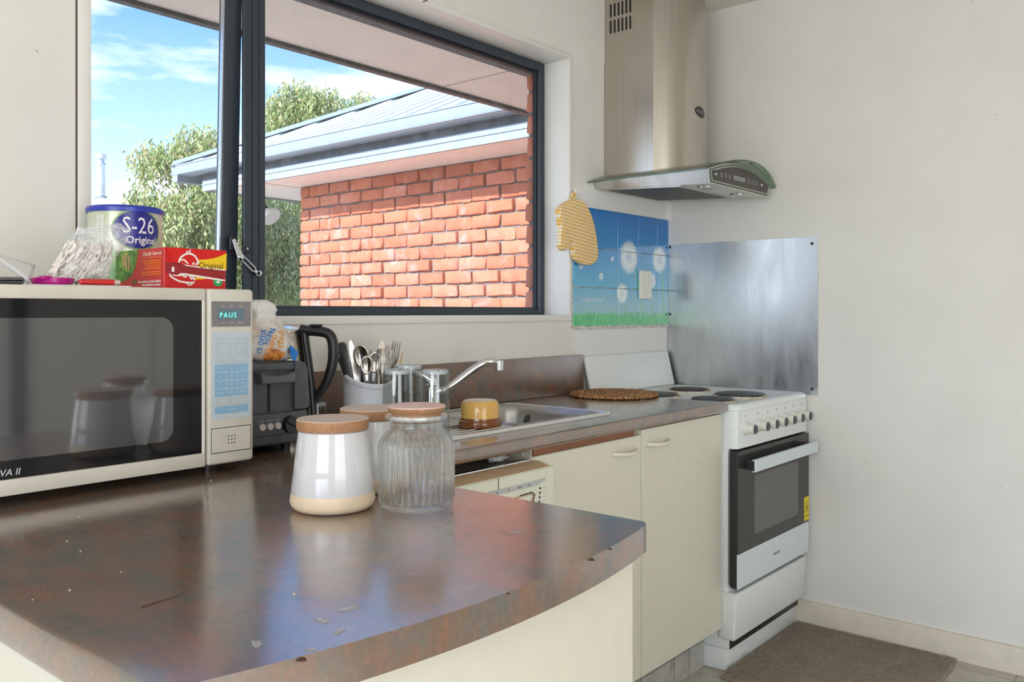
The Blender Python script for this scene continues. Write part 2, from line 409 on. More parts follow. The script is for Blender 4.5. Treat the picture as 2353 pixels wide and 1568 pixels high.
# ------------------------------------------------------------------ window lining, frame, sash, stay
tr = thing('trim_1', 'white painted timber lining boards round the window', 'window trim', (1.69, WB, WZ0), kind='structure')
YI, YF = WB - .006, 2.0
box('shadow_gap', (WX0 - .004, WB - .0008, WZ0), (WX0 - .0005, WB + .001, CEIL - .1), plain('gap_brown', (.10, .07, .06), .9), tr)
box('lining_board', (WX0, YI, WZ0), (WX0 + .027, YF, WZ1), M_TRIM, tr, .002)
box('lining_board', (WX1 - .019, YI, WZ0), (WX1, YF, WZ1), M_TRIM, tr, .002)
box('lining_board', (WX0 + .027, YI, WZ1 - .020), (WX1 - .019, YF, WZ1), M_TRIM, tr, .002)
box('lining_board', (WX0 + .027, YI, WZ0), (WX1 - .019, YF, WZ0 + .023), M_TRIM, tr, .002)
FX0, FX1, FZ0, FZ1 = WX0 + .020, 2.556, 1.187, 2.128
win = thing('window_1', 'dark aluminium kitchen window with the left sash ajar', 'window', (1.69, YF, FZ0), kind='structure')
YB = YF + .022
def bar(lo, hi, name='frame_bar'): return box(name, lo, hi, M_ALU, win, .002, 1)
bar((FX0, YF - .008, FZ0), (FX0 + .020, YB, FZ1)); bar((FX1 - .030, YF - .008, FZ0), (FX1, YB, FZ1))
bar((FX0 + .020, YF - .008, FZ1 - .030), (FX1 - .030, YB, FZ1)); bar((FX0 + .020, YF - .008, FZ0), (FX1 - .030, YB, FZ0 + .022))
# stepped inner bead and gasket on the fixed light
MX0, MX1 = 1.277, 1.343
mul = bar((MX0, YF - .008, FZ0 + .022), (MX1, YF + .003, FZ1 - .030), 'mullion'); box('mullion_web', (1.326, YF + .003, FZ0 + .022), (MX1, YF + .045, FZ1 - .030), M_ALU, mul)
for x in (MX0 + .024, MX0 + .044): box('groove', (x, YF - .0095, FZ0 + .023), (x + .0015, YF - .0075, FZ1 - .031), M_ALUEDGE, mul)
for lo, hi in (((FX1 - .036, YF + .004, FZ0 + .022), (FX1 - .030, YB, FZ1 - .030)), ((MX1, YF + .004, FZ1 - .040), (FX1 - .036, YB, FZ1 - .030))):
    box('glazing_bead', lo, hi, M_ALUEDGE, win, .001, 1)
box('glazing_bead', (MX1, YF + .006, FZ0 + .022), (FX1 - .036, YB, FZ0 + .030), M_ALU, win)
box('pane', (MX1, YF + .013, FZ0 + .030), (FX1 - .036, YF + .017, FZ1 - .040), M_GLASSPANE, win, smooth=False)
# top-hung sash, a little open at the bottom
def sash():
    hinge = Vector((0, YF + .020, FZ1 - .034)); rot = Matrix.Translation(hinge) @ Matrix.Rotation(R(1.9), 4, 'X') @ Matrix.Translation(-hinge)
    x0, x1, z0, z1, y0, y1, w_ = FX0 + .022, MX0 + .006, FZ0 + .024, FZ1 - .032, YF + .006, YF + .038, .048
    m = MB()
    for lo, hi in (((x0, y0, z0), (x0 + .032, y1, z1)), ((x1 - w_, y0, z0), (x1, y1, z1)), ((x0 + .032, y0, z1 - w_), (x1 - w_, y1, z1)), ((x0 + .032, y0, z0), (x1 - w_, y1, z0 + w_))): m.box(lo, hi, .003, 2)
    me = m.mesh('sash'); me.transform(rot); s = mesh_obj('sash', me, M_ALU, win)
    me = MB().box((x0 + .032, y0 + .012, z0 + w_), (x1 - w_, y0 + .016, z1 - w_)).mesh('pane'); me.transform(rot); mesh_obj('pane', me, M_GLASSPANE, s, smooth=False)
    me = MB().box((x1 - w_ - .004, y0 + .004, z0 + w_), (x1 - w_, y0 + .016, z1 - w_)).mesh('sash_bead'); me.transform(rot)
    mesh_obj('sash_bead', me, M_ZINC, s)
sash()
# chrome stay on the sash
def stay():
    p = lambda x, y, yy=YF - .016: aty(x, y, yy)
    a, b, c = p(536, 550), p(552, 590), p(590, 628)
    st = MB().box(aty(531, 548, YF + .012) - Vector((.004, .006, .03)), aty(540, 548, YF + .012) + Vector((.004, .006, .004)), .001).build('stay', M_BLACK, win)
    n = Vector((0, -1, 0))
    def strip(p0, p1, w0, w1, off):
        d = (p1 - p0).normalized(); s = d.cross(n).normalized()
        return [p0 + s * w0 + n * off, p0 - s * w0 + n * off, p1 - s * w1 + n * off, p1 + s * w1 + n * off]
    m = MB(); m.prism(strip(a, b, .004, .008, 0), n * .003); m.build('stay_arm', M_ZINC, st)
    d = (c - b).normalized(); s = d.cross(n).normalized(); w1, w2 = .0075, .0045
    m = MB()
    m.prism([b + s * w1, b + s * w2, c + s * w2, c + s * w1], n * .005); m.prism([b - s * w1, b - s * w2, c - s * w2, c - s * w1], n * .005)
    m.prism([b + s * w1, b - s * w1, b - s * w1 + d * .008, b + s * w1 + d * .008], n * .005)
    k = c - d * .012; m.prism([k + s * w1, k - s * w1, k - s * w1 + d * .010, k + s * w1 + d * .010], n * .005)
    m.tube([c + s * .004, c + d * .008 + s * .002, c + d * .012 - s * .004, c + d * .008 - s * .010, c + d * .002 - s * .011], .0028, 8)
    m.cyl(b + n * .002, b + n * .009, .006, seg=16); m.build('stay_slide', M_ZINC, st)
    q = p(565, 572); MB().box(q - Vector((.008, .004, .012)), q + Vector((.010, .004, .006)), .001).build('stay_bracket', M_BLACK, st)
    MB().cyl(q + n * .004, q + n * .008, .003, seg=12).build('screw', M_ZINC, st)
stay()

# ================================================================== OUTSIDE
def brickmat():
    t = Mt('red_brick').set(Roughness=.85)
    oi = t.n('ShaderNodeObjectInfo'); v = t.coords('World')
    n = t.noise(v, 22, 6, .65); m = t.noise(v, 7, 4, .6, .6)
    c0 = t.ramp(oi.outputs['Random'], ((0, (.44, .125, .060)), (.5, (.54, .170, .088)), (1, (.60, .215, .125))))
    c1 = t.mix(t.ramp(n, ((.35, .0), (.7, .35))), c0, (.36, .085, .045))
    c2 = t.mix(t.ramp(m, ((.55, 0), (.72, .45))), c1, (.62, .36, .34))
    t.color(c2); t.bump(t.noise(v, 60, 5, .7), .5, .006); return t.m
M_BRICK = brickmat()
M_MORTAR = plain('mortar', (.15, .14, .135), .95, var=.12, scale=60, bump=.3)
M_SOFFIT = plain('soffit_board', (.86, .74, .66), .7, var=.03, scale=5)
M_FASCIA = plain('grey_fascia', (.27, .31, .345), .4, var=.05, scale=10)
M_GUTTER = plain('grey_gutter', (.26, .30, .34), .32, var=.05, scale=10)
M_ROOF = plain('grey_roof_steel', (.20, .23, .235), .42, var=.06, scale=8)
M_RIB = plain('roof_rib_highlight', (.60, .64, .66), .4)  # ribs paler than the pans: highlights put into the steel colour
M_DKTIMBER = plain('dark_eave_edge', (.075, .065, .062), .6, var=.2, scale=40)
M_SEAM = plain('soffit_seam', (.46, .36, .29), .8)

def brick_mesh(L, D, H, seed):
    """roughly moulded brick: bevelled box with uneven faces, centred"""
    rnd = random.Random(seed); m = MB(); m.box((-D / 2, -L / 2, -H / 2), (D / 2, L / 2, H / 2))
    bmesh.ops.subdivide_edges(m.bm, edges=[e for e in m.bm.edges if abs((e.verts[0].co - e.verts[1].co).y) > .5 * L], cuts=2, use_grid_fill=True)
    m.bevel(list(m.bm.edges), .008, 1)
    for v in m.bm.verts:
        v.co += Vector((rnd.uniform(-.005, .005), rnd.uniform(-.005, .004), rnd.uniform(-.0035, .003)))
    me = m.mesh('brick'); me.materials.append(M_BRICK)
    me.polygons.foreach_set('use_smooth', [True] * len(me.polygons)); me.set_sharp_from_angle(angle=R(50))
    return me
BR = [brick_mesh(.229, .09, .0775, i) for i in range(7)]; BRH = [brick_mesh(.108, .09, .075, 20 + i) for i in range(4)]
def lay(me, loc, parent, rz=0):
    o = bpy.data.objects.new('brick', me); link(o, parent); o.location = Vector(loc) - base_of(parent); o.rotation_euler.z = rz
    return o
# jamb bricks on the outer side of the kitchen wall, right of the window
for k in range(13):
    z = 1.12 + k * .0868
    lay(BRH[k % 4], (2.702 + random.uniform(-.004, .004), 2.112 + random.uniform(-.005, .005), z + .04), wall_back, R(random.uniform(-3, 3)))
box('mortar_bed', (2.668, 2.064, 1.05), (2.74, 2.158, 2.16), M_MORTAR, wall_back)
box('outer_wall', (2.74, 2.02, -.3), (4.04, 2.17, 2.2), M_MORTAR, wall_back); box('outer_wall', (WX0 - .02, 2.06, -.3), (2.74, 2.17, 1.12), M_MORTAR, wall_back)
box('outer_wall', (-3.2, 2.02, -.3), (.78, 2.17, 2.2), M_MORTAR, wall_back); box('outer_wall', (.78, 2.06, 2.135), (2.74, 2.17, 2.2), M_MORTAR, wall_back)

XB, YC, ZS = 4.04, 5.53, 2.16
wing = thing('house_wing', 'red brick wing of the house with grey ribbed metal roof outside the window', 'building', (XB, 4.2, -.3))
bw = box('brick_wall', (XB + .014, 2.1, -.3), (XB + .3, YC - .006, ZS), M_MORTAR, wing)
for k in range(20):
    z = ZS - .0434 - k * .0868; y = YC - (.0 if k % 2 else .0)
    first = .108 if k % 2 == 0 else .228
    y1 = YC - first / 2 + .002
    lay(random.choice(BRH if k % 2 == 0 else BR), (XB + .045 - random.uniform(0, .008), y1, z), bw)
    y = YC - first - .010
    while y > 2.75:
        lay(random.choice(BR), (XB + .045 - random.uniform(0, .009), y - .114, z), bw); y -= .240
# end wall of the wing facing away
box('end_wall', (XB + .3, YC - .3, -.3), (7.6, YC, ZS), M_MORTAR, wing)
XFA, YFA = 3.65, 6.22
sof = MB().box((XFA, 2.62, ZS), (XB + .1, YFA, ZS + .012)).box((XB + .1, YC - .05, ZS), (7.6, YFA, ZS + .012)).build('soffit', M_SOFFIT, wing)
box('seam', (XFA + .01, YC + .02, ZS - .003), (XB + .3, YC + .026, ZS + .001), M_SEAM, sof)
fas = MB().box((XFA - .02, 2.6, ZS - .012), (XFA, YFA + .02, ZS + .15)).box((XFA, YFA, ZS - .012), (7.6, YFA + .02, ZS + .15)).build('fascia', M_FASCIA, wing)
box('fascia_dark_band', (XFA - .024, 2.6, ZS + .072), (XFA - .0195, YFA + .024, ZS + .128), plain('dirt_shade_band', (.06, .062, .068), .5, var=.4, scale=14), fas); box('fascia_lip', (XFA - .026, 2.6, ZS + .035), (XFA - .019, YFA + .026, ZS + .043), M_GUTTER, fas)  # dark band paints the shade below the gutter, with streaked dirt
# quad gutter: profile swept along y, rounded bottom
def gutter(prof, a, b, along):
    m = MB(); pts = [Vector((p[0], 0, p[1])) for p in prof]
    m.prism([Vector(a) + (Vector((p.x, 0, p.z)) if along == 'y' else Vector((0, p.x, p.z))) for p in pts], Vector(b) - Vector(a)); return m
gp = [(0, .018), (-.10, .018), (-.112, .024), (-.118, .036), (-.118, .088), (-.124, .092), (-.124, .100), (-.105, .100), (-.104, .03), (-.01, .03), (-.01, .11), (0, .11)]
gutter(gp, (XFA - .02, 2.6, 2.262), (XFA - .02, 6.5, 2.262), 'y').build('gutter', M_GUTTER, wing)
box('gutter_end', (XFA - .13, 6.42, 2.23), (7.6, 6.5, 2.36), M_GUTTER, wing)
PITCH = .466; GX, GY, GZ = 3.53, 6.50, 2.352
rp = lambda d: (GX + d, GY - d, GZ + d * PITCH)
TOP = 2.6
m = MB(); m.poly([(GX, 2.0, GZ), (GX, GY, GZ), rp(TOP), (GX + TOP, 2.0, GZ + TOP * PITCH)]); m.poly([(GX, GY, GZ), (GX + 2 * TOP, GY, GZ), rp(TOP)])
m.poly([(GX + TOP, 2.0, GZ + TOP * PITCH), rp(TOP), (GX + 2 * TOP, GY, GZ), (GX + 2 * TOP, 2.0, GZ)])
roof = m.build('roof', M_ROOF, wing, smooth=False)
ribm = {}
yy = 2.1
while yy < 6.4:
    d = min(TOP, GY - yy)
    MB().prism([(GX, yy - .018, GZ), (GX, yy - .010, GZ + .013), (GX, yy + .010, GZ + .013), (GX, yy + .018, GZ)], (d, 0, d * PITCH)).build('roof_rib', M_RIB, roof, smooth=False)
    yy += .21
MB().prism([Vector(rp(0)) + Vector((-.05, -.05, .0)), Vector(rp(0)) + Vector((0, 0, .05)), Vector(rp(0)) + Vector((.06, .06, .0))], Vector(rp(TOP)) - Vector(rp(0))).build('hip_cap', M_FASCIA, roof)

# eave of our own roof over the window
YE = 2.6
eave = thing('eave', 'pale soffit and dark edge of the roof overhang above the kitchen window', 'eave', (1.5, YE, ZS))
es = box('soffit', (-3.2, 2.10, ZS), (XFA, YE, ZS + .012), M_SOFFIT, eave)
box('seam', (2.62, 2.1, ZS - .0025), (2.626, YE, ZS + .001), M_SEAM, es)
box('eave_edge', (-3.2, YE, ZS - .014), (XFA - .02, YE + .03, ZS + .15), M_DKTIMBER, eave)
gutter([(-p[0], p[1]) for p in gp], (-3.2, YE + .03, 2.262), (XFA - .05, YE + .03, 2.262), 'x').build('gutter', M_GUTTER, eave)
MB().poly([(-3.3, YE + .15, 2.36), (3.6, YE + .15, 2.36), (3.6, -.4, 3.76), (-3.3, -.4, 3.76)]).build('roof_plane', M_ROOF, eave)

# floodlight under the end of the wing's soffit
def floodlight():
    p = att(622, 470, 7.35)
    t = thing('floodlight', 'round floodlight with clear lens hanging under the soffit of the brick wing', 'floodlight', (p.x, p.y, ZS))
    MB().lathe([(0, 0), (.035, 0), (.035, -.02), (.02, -.045), (0, -.05)], (p.x - .10 * RT.x, p.y - .10 * RT.y, ZS), 16).build('mount', M_BLACK, t)
    a = Vector((p.x, p.y, 2.11)) - RT * .085; d = (RT * .62 + Vector((0, 0, -.62)) - FW * .3).normalized()
    MB().tube([a, a + d * .02, a + d * .09], [.028, .034, .042], 16).build('lamp_holder', M_BLACK, t)
    q = a + d * .085
    MB().tube([q, q + d * .03, q + d * .07, q + d * .085], [.04, .066, .088, .082], 24).build('bulb', plain('frosted_bulb', (.80, .74, .68), .25, var=.04), t)
floodlight()

# trees
def leafmat(name, cs):
    t = Mt(name).set(Roughness=.55)
    g = t.n('ShaderNodeNewGeometry'); c = t.ramp(g.outputs['Random Per Island'], tuple((i / (len(cs) - 1), c) for i, c in enumerate(cs)))
    t.color(c)
    tl = t.n('ShaderNodeBsdfTranslucent'); t.L.new(c, tl.inputs[0])
    mx = t.n('ShaderNodeMixShader'); mx.inputs[0].default_value = .35; t.L.new(t.b.outputs[0], mx.inputs[1]); t.L.new(tl.outputs[0], mx.inputs[2]); t.L.new(mx.outputs[0], t.o.inputs[0])
    return t.m
M_LEAF = leafmat('gum_leaves', ((.16, .24, .07), (.28, .36, .11), (.40, .46, .17), (.54, .56, .25), (.50, .38, .20), (.34, .44, .16)))
M_BARK = plain('bark', (.22, .17, .12), .9, var=.25, scale=12, bump=.4)
def tree(name, label, foot, clumps, n_strands, seed, leaf=.085):
    rnd = random.Random(seed); foot = Vector(foot)
    t = thing(name, label, 'tree', foot, group='trees behind the brick wing')
    top = foot + Vector((.1, .1, 2.6))
    MB().tube([foot, foot + Vector((.05, 0, 1.2)), top], [.13, .10, .06], 8).build('trunk', M_BARK, t)
    mb = MB(); V, F = [], []
    for c, r, wgt in clumps:
        c = Vector(c); mid = (top + c) / 2 + Vector((rnd.uniform(-.2, .2), rnd.uniform(-.2, .2), .15))
        mb.tube([top - Vector((0, 0, rnd.uniform(.2, 1))), mid, c], [.045, .03, .012], 6)
        for i in range(int(n_strands * wgt)):
            while True:
                q = Vector((rnd.uniform(-1, 1), rnd.uniform(-1, 1), rnd.uniform(-1, 1)))
                if q.length < 1: break
            s = c + Vector((q.x * r[0], q.y * r[0], q.z * r[1])); ln = rnd.uniform(.18, .45); sway = Vector((rnd.uniform(-.3, .3), rnd.uniform(-.3, .3), -1)).normalized()
            for k in range(9):
                b = s + sway * (ln * k / 9) + Vector((rnd.gauss(0, .02), rnd.gauss(0, .02), 0))
                d = (sway + Vector((rnd.uniform(-.8, .8), rnd.uniform(-.8, .8), rnd.uniform(-.3, .4)))).normalized() * leaf * rnd.uniform(.6, 1.3)
                sd_ = d.cross(Vector((rnd.uniform(-1, 1), rnd.uniform(-1, 1), rnd.uniform(-1, 1)))).normalized() * leaf * .16
                i0 = len(V); V += [b - foot, b + d * .45 + sd_ - foot, b + d - foot, b + d * .45 - sd_ - foot]; F.append((i0, i0 + 1, i0 + 2, i0 + 3))
    mb.build('branches', M_BARK, t, kind='stuff')
    me = bpy.data.meshes.new('leaves'); me.from_pydata([tuple(v) for v in V], [], F); me.materials.append(M_LEAF)
    o = bpy.data.objects.new('leaves', me); link(o, t); o['kind'] = 'stuff'
def P_(px, py, t): return tuple(att(px, py, t))
fa = att(455, 717, 11); fb = att(690, 717, 13.5)
tree('willow_tree', 'loose drooping tree left of the window mullion, in front of the sky', (fa.x, fa.y, -.3),
     [(P_(465, 330, 11), (.42, .30), .8), (P_(405, 350, 11), (.38, .22), .5), (P_(340, 350, 11), (.24, .2), .22), (P_(470, 470, 11), (.5, .45), 1.6), (P_(400, 510, 11), (.6, .4), 1.7), (P_(450, 620, 11), (.6, .5), 2.2),
      (P_(340, 470, 11), (.35, .3), .7), (P_(380, 620, 11), (.5, .4), 1.4), (P_(300, 560, 11), (.3, .35), .7), (P_(500, 590, 11), (.4, .45), 1.2)], 260, 5)
tree('gum_tree', 'tall leafy tree rising behind the metal roof of the wing', (fb.x, fb.y, -.3),
     [(P_(680, 225, 13.5), (.40, .32), .7), (P_(740, 230, 13.5), (.38, .3), .7), (P_(830, 235, 13.5), (.30, .2), .45), (P_(640, 280, 13.5), (.5, .45), 1.2), (P_(720, 300, 13.5), (.7, .4), 1.2), (P_(640, 420, 13), (.6, .6), 1.3),
      (P_(640, 530, 12), (.45, .6), 1.7), (P_(640, 640, 12), (.5, .4), 1.6), (P_(580, 560, 12.5), (.5, .6), 1.0), (P_(665, 580, 12), (.3, .5), .9), (P_(540, 420, 12.5), (.4, .5), .6)], 260, 9)
# far neighbour: hip roof with flue
M_FARROOF = plain('far_roof', (.50, .53, .52), .6, var=.06, scale=4); M_FLUE = plain('flue_steel', (.62, .64, .64), .35, metal=.5, var=.15, scale=3)
def far_house():
    c = att(300, 717, 30); t = thing('neighbour_house', 'distant house with pale grey hip roof behind the formula tin', 'building', (c.x, c.y, -.3))
    ex = RT; ey = FW
    P = lambda a, b, z: Vector((c.x, c.y, 0)) + ex * a + ey * b + Vector((0, 0, z))
    m = MB()
    for (a, b), (e, f_) in (((-4.5, 0), (3, 0)), ((3, 0), (3, 6)), ((3, 6), (-4.5, 6)), ((-4.5, 6), (-4.5, 0))): m.quad(P(a, b, -.3), P(e, f_, -.3), P(e, f_, 4.2), P(a, b, 4.2))
    m.build('wall', M_SOFFIT, t, smooth=False)
    m = MB(); r0, r1 = P(-1.5, 3, 5.7), P(0, 3, 5.7); q = [P(-5, -.5, 4.2), P(3.5, -.5, 4.2), P(3.5, 6.5, 4.2), P(-5, 6.5, 4.2)]
    m.poly([q[0], q[1], r1, r0]); m.poly([q[1], q[2], r1]); m.poly([q[2], q[3], r0, r1]); m.poly([q[3], q[0], r0]); m.build('roof', M_FARROOF, t, smooth=False)
    f0 = att(232, 455, 28); f1 = att(232, 352, 28)
    fl = MB().lathe([(0, 0), (.13, 0), (.13, 1.02), (.17, 1.06), (.10, 1.18), (.10, 1.24), (.17, 1.26), (.17, 1.42), (0, 1.44)], f0, 14).build('flue', M_FLUE, t)
    MB().lathe([(.18, 0), (.18, .06), (.14, .06)], f0, 14).build('flue_base', M_FASCIA, fl)
far_house()
# paling fence and ground
fen = thing('paling_fence', 'weathered grey paling fence beyond the trees', 'fence', (5.0, 11.6, -.3))
M_PALE = plain('weathered_timber', (.36, .36, .34), .9, var=.2, scale=6)
fm = MB().box((-.07, -.012, -.0), (.07, .012, 1.72)).mesh('paling'); fm.materials.append(M_PALE)
for i in range(64):
    o = bpy.data.objects.new('paling', fm); link(o, fen); o.location = (-3.6 + i * .155, random.uniform(-.01, .01), random.uniform(-.02, .02))
for z in (.3, 1.3): box('fence_rail', (1.4, 11.62, z - .3), (11.2, 11.67, z - .2), M_PALE, fen)
def ground():
    t = Mt('lawn_ground').set(Roughness=.9); v = t.coords('World'); n = t.noise(v, 1.5, 6, .6)
    t.color(t.ramp(n, ((.35, (.48, .46, .36)), (.65, (.60, .56, .47))))); return t.m
tag(box('ground', (-40, 2.18, -.42), (60, 70, -.3), ground()), 'dry lawn outside the kitchen window', 'ground', kind='structure')


# ================================================================== BENCH, CABINETS
ZT = .900
def end_y(x):                                              # gently bowed end of the peninsula
    u = (x - .724) / .345; return .598 + .045 * u * u
def pen_outline(z, inset=0):
    pts = [(1.067 - inset, WB - .002, z), (.33 + inset, WB - .002, z), (.33 + inset, end_y(.345) + .012 + inset, z)]
    xs = [.345 + (1.052 - .345) * i / 24 for i in range(25)]
    pts += [(x, end_y(x) + inset, z) for x in xs]; pts += [(1.067 - inset, end_y(1.052) + .012 + inset, z)]
    return pts
pen = thing('peninsula_worktop', 'mottled brown laminate peninsula worktop with a bowed end in the foreground', 'worktop', (.7, 1.2, .862))
m = MB(); lo = pen_outline(.862); hi = pen_outline(ZT)
# left long edge is rolled over
A = [m.v(p) for p in lo]; B = [m.v(p) for p in hi]; n_ = len(A); m.f(A[::-1]); m.f(B)
for i in range(n_): m.f([A[i], A[(i + 1) % n_], B[(i + 1) % n_], B[i]])
m.bm.edges.ensure_lookup_table()
rolled = [e for e in m.bm.edges if all(abs(v.co.x - .33) < 1e-5 for v in e.verts) and abs(e.verts[0].co.z - e.verts[1].co.z) < 1e-6]
other = [e for e in m.bm.edges if e not in rolled and all(abs(v.co.z - ZT) < 1e-6 for v in e.verts) and all(v.co.y < 1.8 for v in e.verts)]
m.bevel(rolled, .015, 5)
m.build('slab', M_LAM, pen, angle=50)
chipm = plain('chipped_substrate', (.06, .028, .020), .9)
for px, py, s_ in ((1360, 1282, .005), (1401, 1259, .003), (1166, 1362, .002), (690, 1508, .005)):
    p = atz(px, py, ZT); MB().lathe([(0, -.0012), (s_, -.0008), (s_ * .7, .0006), (0, .0008)], (p.x, end_y(p.x) - .0004, ZT - s_ * .45), 9, lambda r, z, a: r * (1 + .25 * math.sin(3 * a))).build('edge_chip', chipm, pen)
# main bench
bench = thing('sink_worktop', 'mottled brown laminate worktop with the sink along the window wall', 'worktop', (1.86, 1.6, .866))
SX0, SX1, SY0, SY1 = 1.326, 2.130, 1.400, 1.805            # sink rim
m = MB()
for lo, hi in (((1.0675, 1.297, .866), (2.652, SY0 + .012, ZT)), ((1.0675, SY1 - .012, .866), (2.652, WB - .002, ZT)), ((1.0675, SY0 + .012, .866), (SX0 + .012, SY1 - .012, ZT)), ((SX1 - .012, SY0 + .012, .866), (2.652, SY1 - .012, ZT))):
    m.box(lo, hi)
bmesh.ops.remove_doubles(m.bm, verts=m.bm.verts, dist=1e-5)
fe = [e for e in m.bm.edges if all(abs(v.co.y - 1.297) < 1e-5 for v in e.verts) and abs(e.verts[0].co.z - e.verts[1].co.z) < 1e-6]
m.bevel(fe, .012, 5); m.build('slab', M_LAM, bench, angle=50)
tag(box('upstand', (1.068, 1.869, ZT + .0005), (2.636, WB - .001, 1.041), M_LAM2, None, .002, base=(1.85, 1.877, ZT)), 'mottled brown laminate upstand behind the sink, below the window', 'upstand')

# sink
def sink():
    t = thing('sink', 'stainless steel sink with ribbed drainer set into the worktop', 'sink', (1.68, 1.6, ZT))
    z = ZT + .003; X0, X1, Y0, Y1 = 1.738, 2.098, 1.436, 1.778
    ring = lambda x0, x1, y0, y1, zz, r=.03, n=5: [Vector(((x0 + x1) / 2 + a, (y0 + y1) / 2 + b, zz)) for a, b in rrect(x1 - x0, y1 - y0, r, n)]
    m = MB()
    rings = [[m.v(p) for p in q] for q in (ring(SX0, SX1, SY0, SY1, ZT + .0005, .03), ring(SX0 + .003, SX1 - .003, SY0 + .003, SY1 - .003, z + .006, .03), ring(SX0 + .012, SX1 - .012, SY0 + .012, SY1 - .012, z + .006, .03), ring(SX0 + .017, SX1 - .017, SY0 + .017, SY1 - .017, z, .028))]
    for Aq, Bq in zip(rings[:-1], rings[1:]):
        for i in range(len(Aq)): j = (i + 1) % len(Aq); m.f([Aq[i], Aq[j], Bq[j], Bq[i]])
    m.build('rim', M_SINK, t)
    # deck pieces round the bowl
    m = MB(); q = SX0 + .016
    for lo, hi in (((q, SY0 + .016), (X0 - .012, SY1 - .016)), ((X1 + .012, SY0 + .016), (SX1 - .016, SY1 - .016)), ((X0 - .012, SY0 + .016), (X1 + .012, Y0 - .006)), ((X0 - .012, Y1 + .006), (X1 + .012, SY1 - .016))):
        m.box((*lo, z - .0025), (*hi, z))
    m.build('deck', M_SINK, t)
    b = MB(); rr = [(-.012, z), (-.007, z + .0045), (-.001, z + .0045), (.005, z - .002), (.010, z - .02), (.016, z - .14), (.05, z - .155)]
    R_ = [[b.v(p) for p in ring(X0 + d, X1 - d, Y0 + d, Y1 - d, zz, .055)] for d, zz in rr]
    for Aq, Bq in zip(R_[:-1], R_[1:]):
        for i in range(len(Aq)): j = (i + 1) % len(Aq); b.f([Aq[i], Aq[j], Bq[j], Bq[i]])
    b.f(R_[-1]); bowl = b.build('bowl', metal('bowl_steel', (.47, .455, .44), .36, (1, .2, 1), 120, .05), t)
    MB().lathe([(0, z - .152), (.036, z - .152), (.04, z - .154)], ((X0 + X1) / 2, (Y0 + Y1) / 2, 0), 24).build('drain', M_CHROME, bowl)
    for i in range(13):
        y = SY0 + .045 + i * .026; x0 = SX0 + .05 + (0.02 if i in (0, 12) else 0)
        MB().tube([(x0, y, z - .0005), (x0 + .02, y, z + .0012), (X0 - .05, y, z + .0012), (X0 - .028, y, z - .0005)], .0042, 8, flat=((0, 0, 1), .6)).build('drainer_rib', M_SINK, t)
sink()
def tap():
    base = att(984, 905, 2.50); base.z = ZT + .0035; base.y = min(base.y, 1.785); t = thing('mixer_tap', 'chrome swivel spout mixer tap behind the upturned glasses', 'tap', base)
    MB().lathe([(0, 0), (.027, 0), (.027, .006), (.022, .012), (.022, .07), (.019, .082), (0, .086)], base, 24).build('tap_body', M_CHROME, t)
    tip = aty(1146, 838, 1.66); k = base + Vector((0, 0, .06))
    a = aty(1030, 893, 1.745)
    mid = aty(1105, 838, 1.69)
    pts = []
    ctrl = [k, k + (a - k) * .6, a, aty(1075, 858, 1.71), mid, aty(1128, 831, 1.67), tip]
    for i in range(len(ctrl) - 1):
        p0 = ctrl[max(i - 1, 0)]; p1 = ctrl[i]; p2 = ctrl[i + 1]; p3 = ctrl[min(i + 2, len(ctrl) - 1)]
        for s in range(6):
            u = s / 6; pts.append(.5 * ((2 * p1) + (p2 - p0) * u + (2 * p0 - 5 * p1 + 4 * p2 - p3) * u * u + (3 * p1 - p0 - 3 * p2 + p3) * u ** 3))
    pts.append(tip)
    MB().tube(pts, .0108, 14).build('spout', M_CHROME, t)
    MB().cyl(tip + Vector((0, 0, .011)), tip - Vector((0, 0, .016)), .0145, .0135, 18).build('nozzle', M_CHROME, t)
    hd = base + Vector((0, 0, .088)); MB().tube([hd - Vector((0, 0, .004)), hd + Vector((0, 0, .012)), hd + Vector((-.02, .01, .026)), hd + Vector((-.06, .02, .04))], [.019, .018, .010, .007], 14).build('lever', M_CHROME, t)
tap()

# ------------------------------------------------------------------ peninsula cabinet, base cabinets
pc = thing('peninsula_cabinet', 'cream end and side panels under the bowed peninsula worktop', 'cabinet', (.7, 1.2, 0))
box('end_panel', (.362, .655, .0), (1.043, .673, .862), M_CREAM, pc, .001)
box('side_panel', (.362, .673, 0), (.380, WB - .005, .862), M_CREAM, pc)
box('side_panel', (1.025, .673, 0), (1.043, 1.29, .862), M_CREAM, pc)
box('seam', (.3605, .86, .0), (.3625, .862, .862), M_DARK, pc)
DY = 1.318
def bow_handle(door, x0, x1, z):
    pts = []
    for i in range(13):
        u = i / 12; x = x0 + (x1 - x0) * u; y = DY - .0255 * math.sin(math.pi * min(1, max(0, u))) ** .55 - .001
        pts.append((x, y, z - .004 * math.sin(math.pi * u)))
    h = MB().tube(pts, [.0052] * 13, 10, flat=((0, 0, 1), 1.15)).build('handle', M_HANDLE, door)
    for x in (x0, x1): MB().cyl((x, DY - .0002, z), (x, DY - .006, z), .0075, .006, 14).build('handle_foot', M_HANDLE, door)
M_HANDLE = plain('cream_handle', (.72, .69, .56), .3, var=.02)
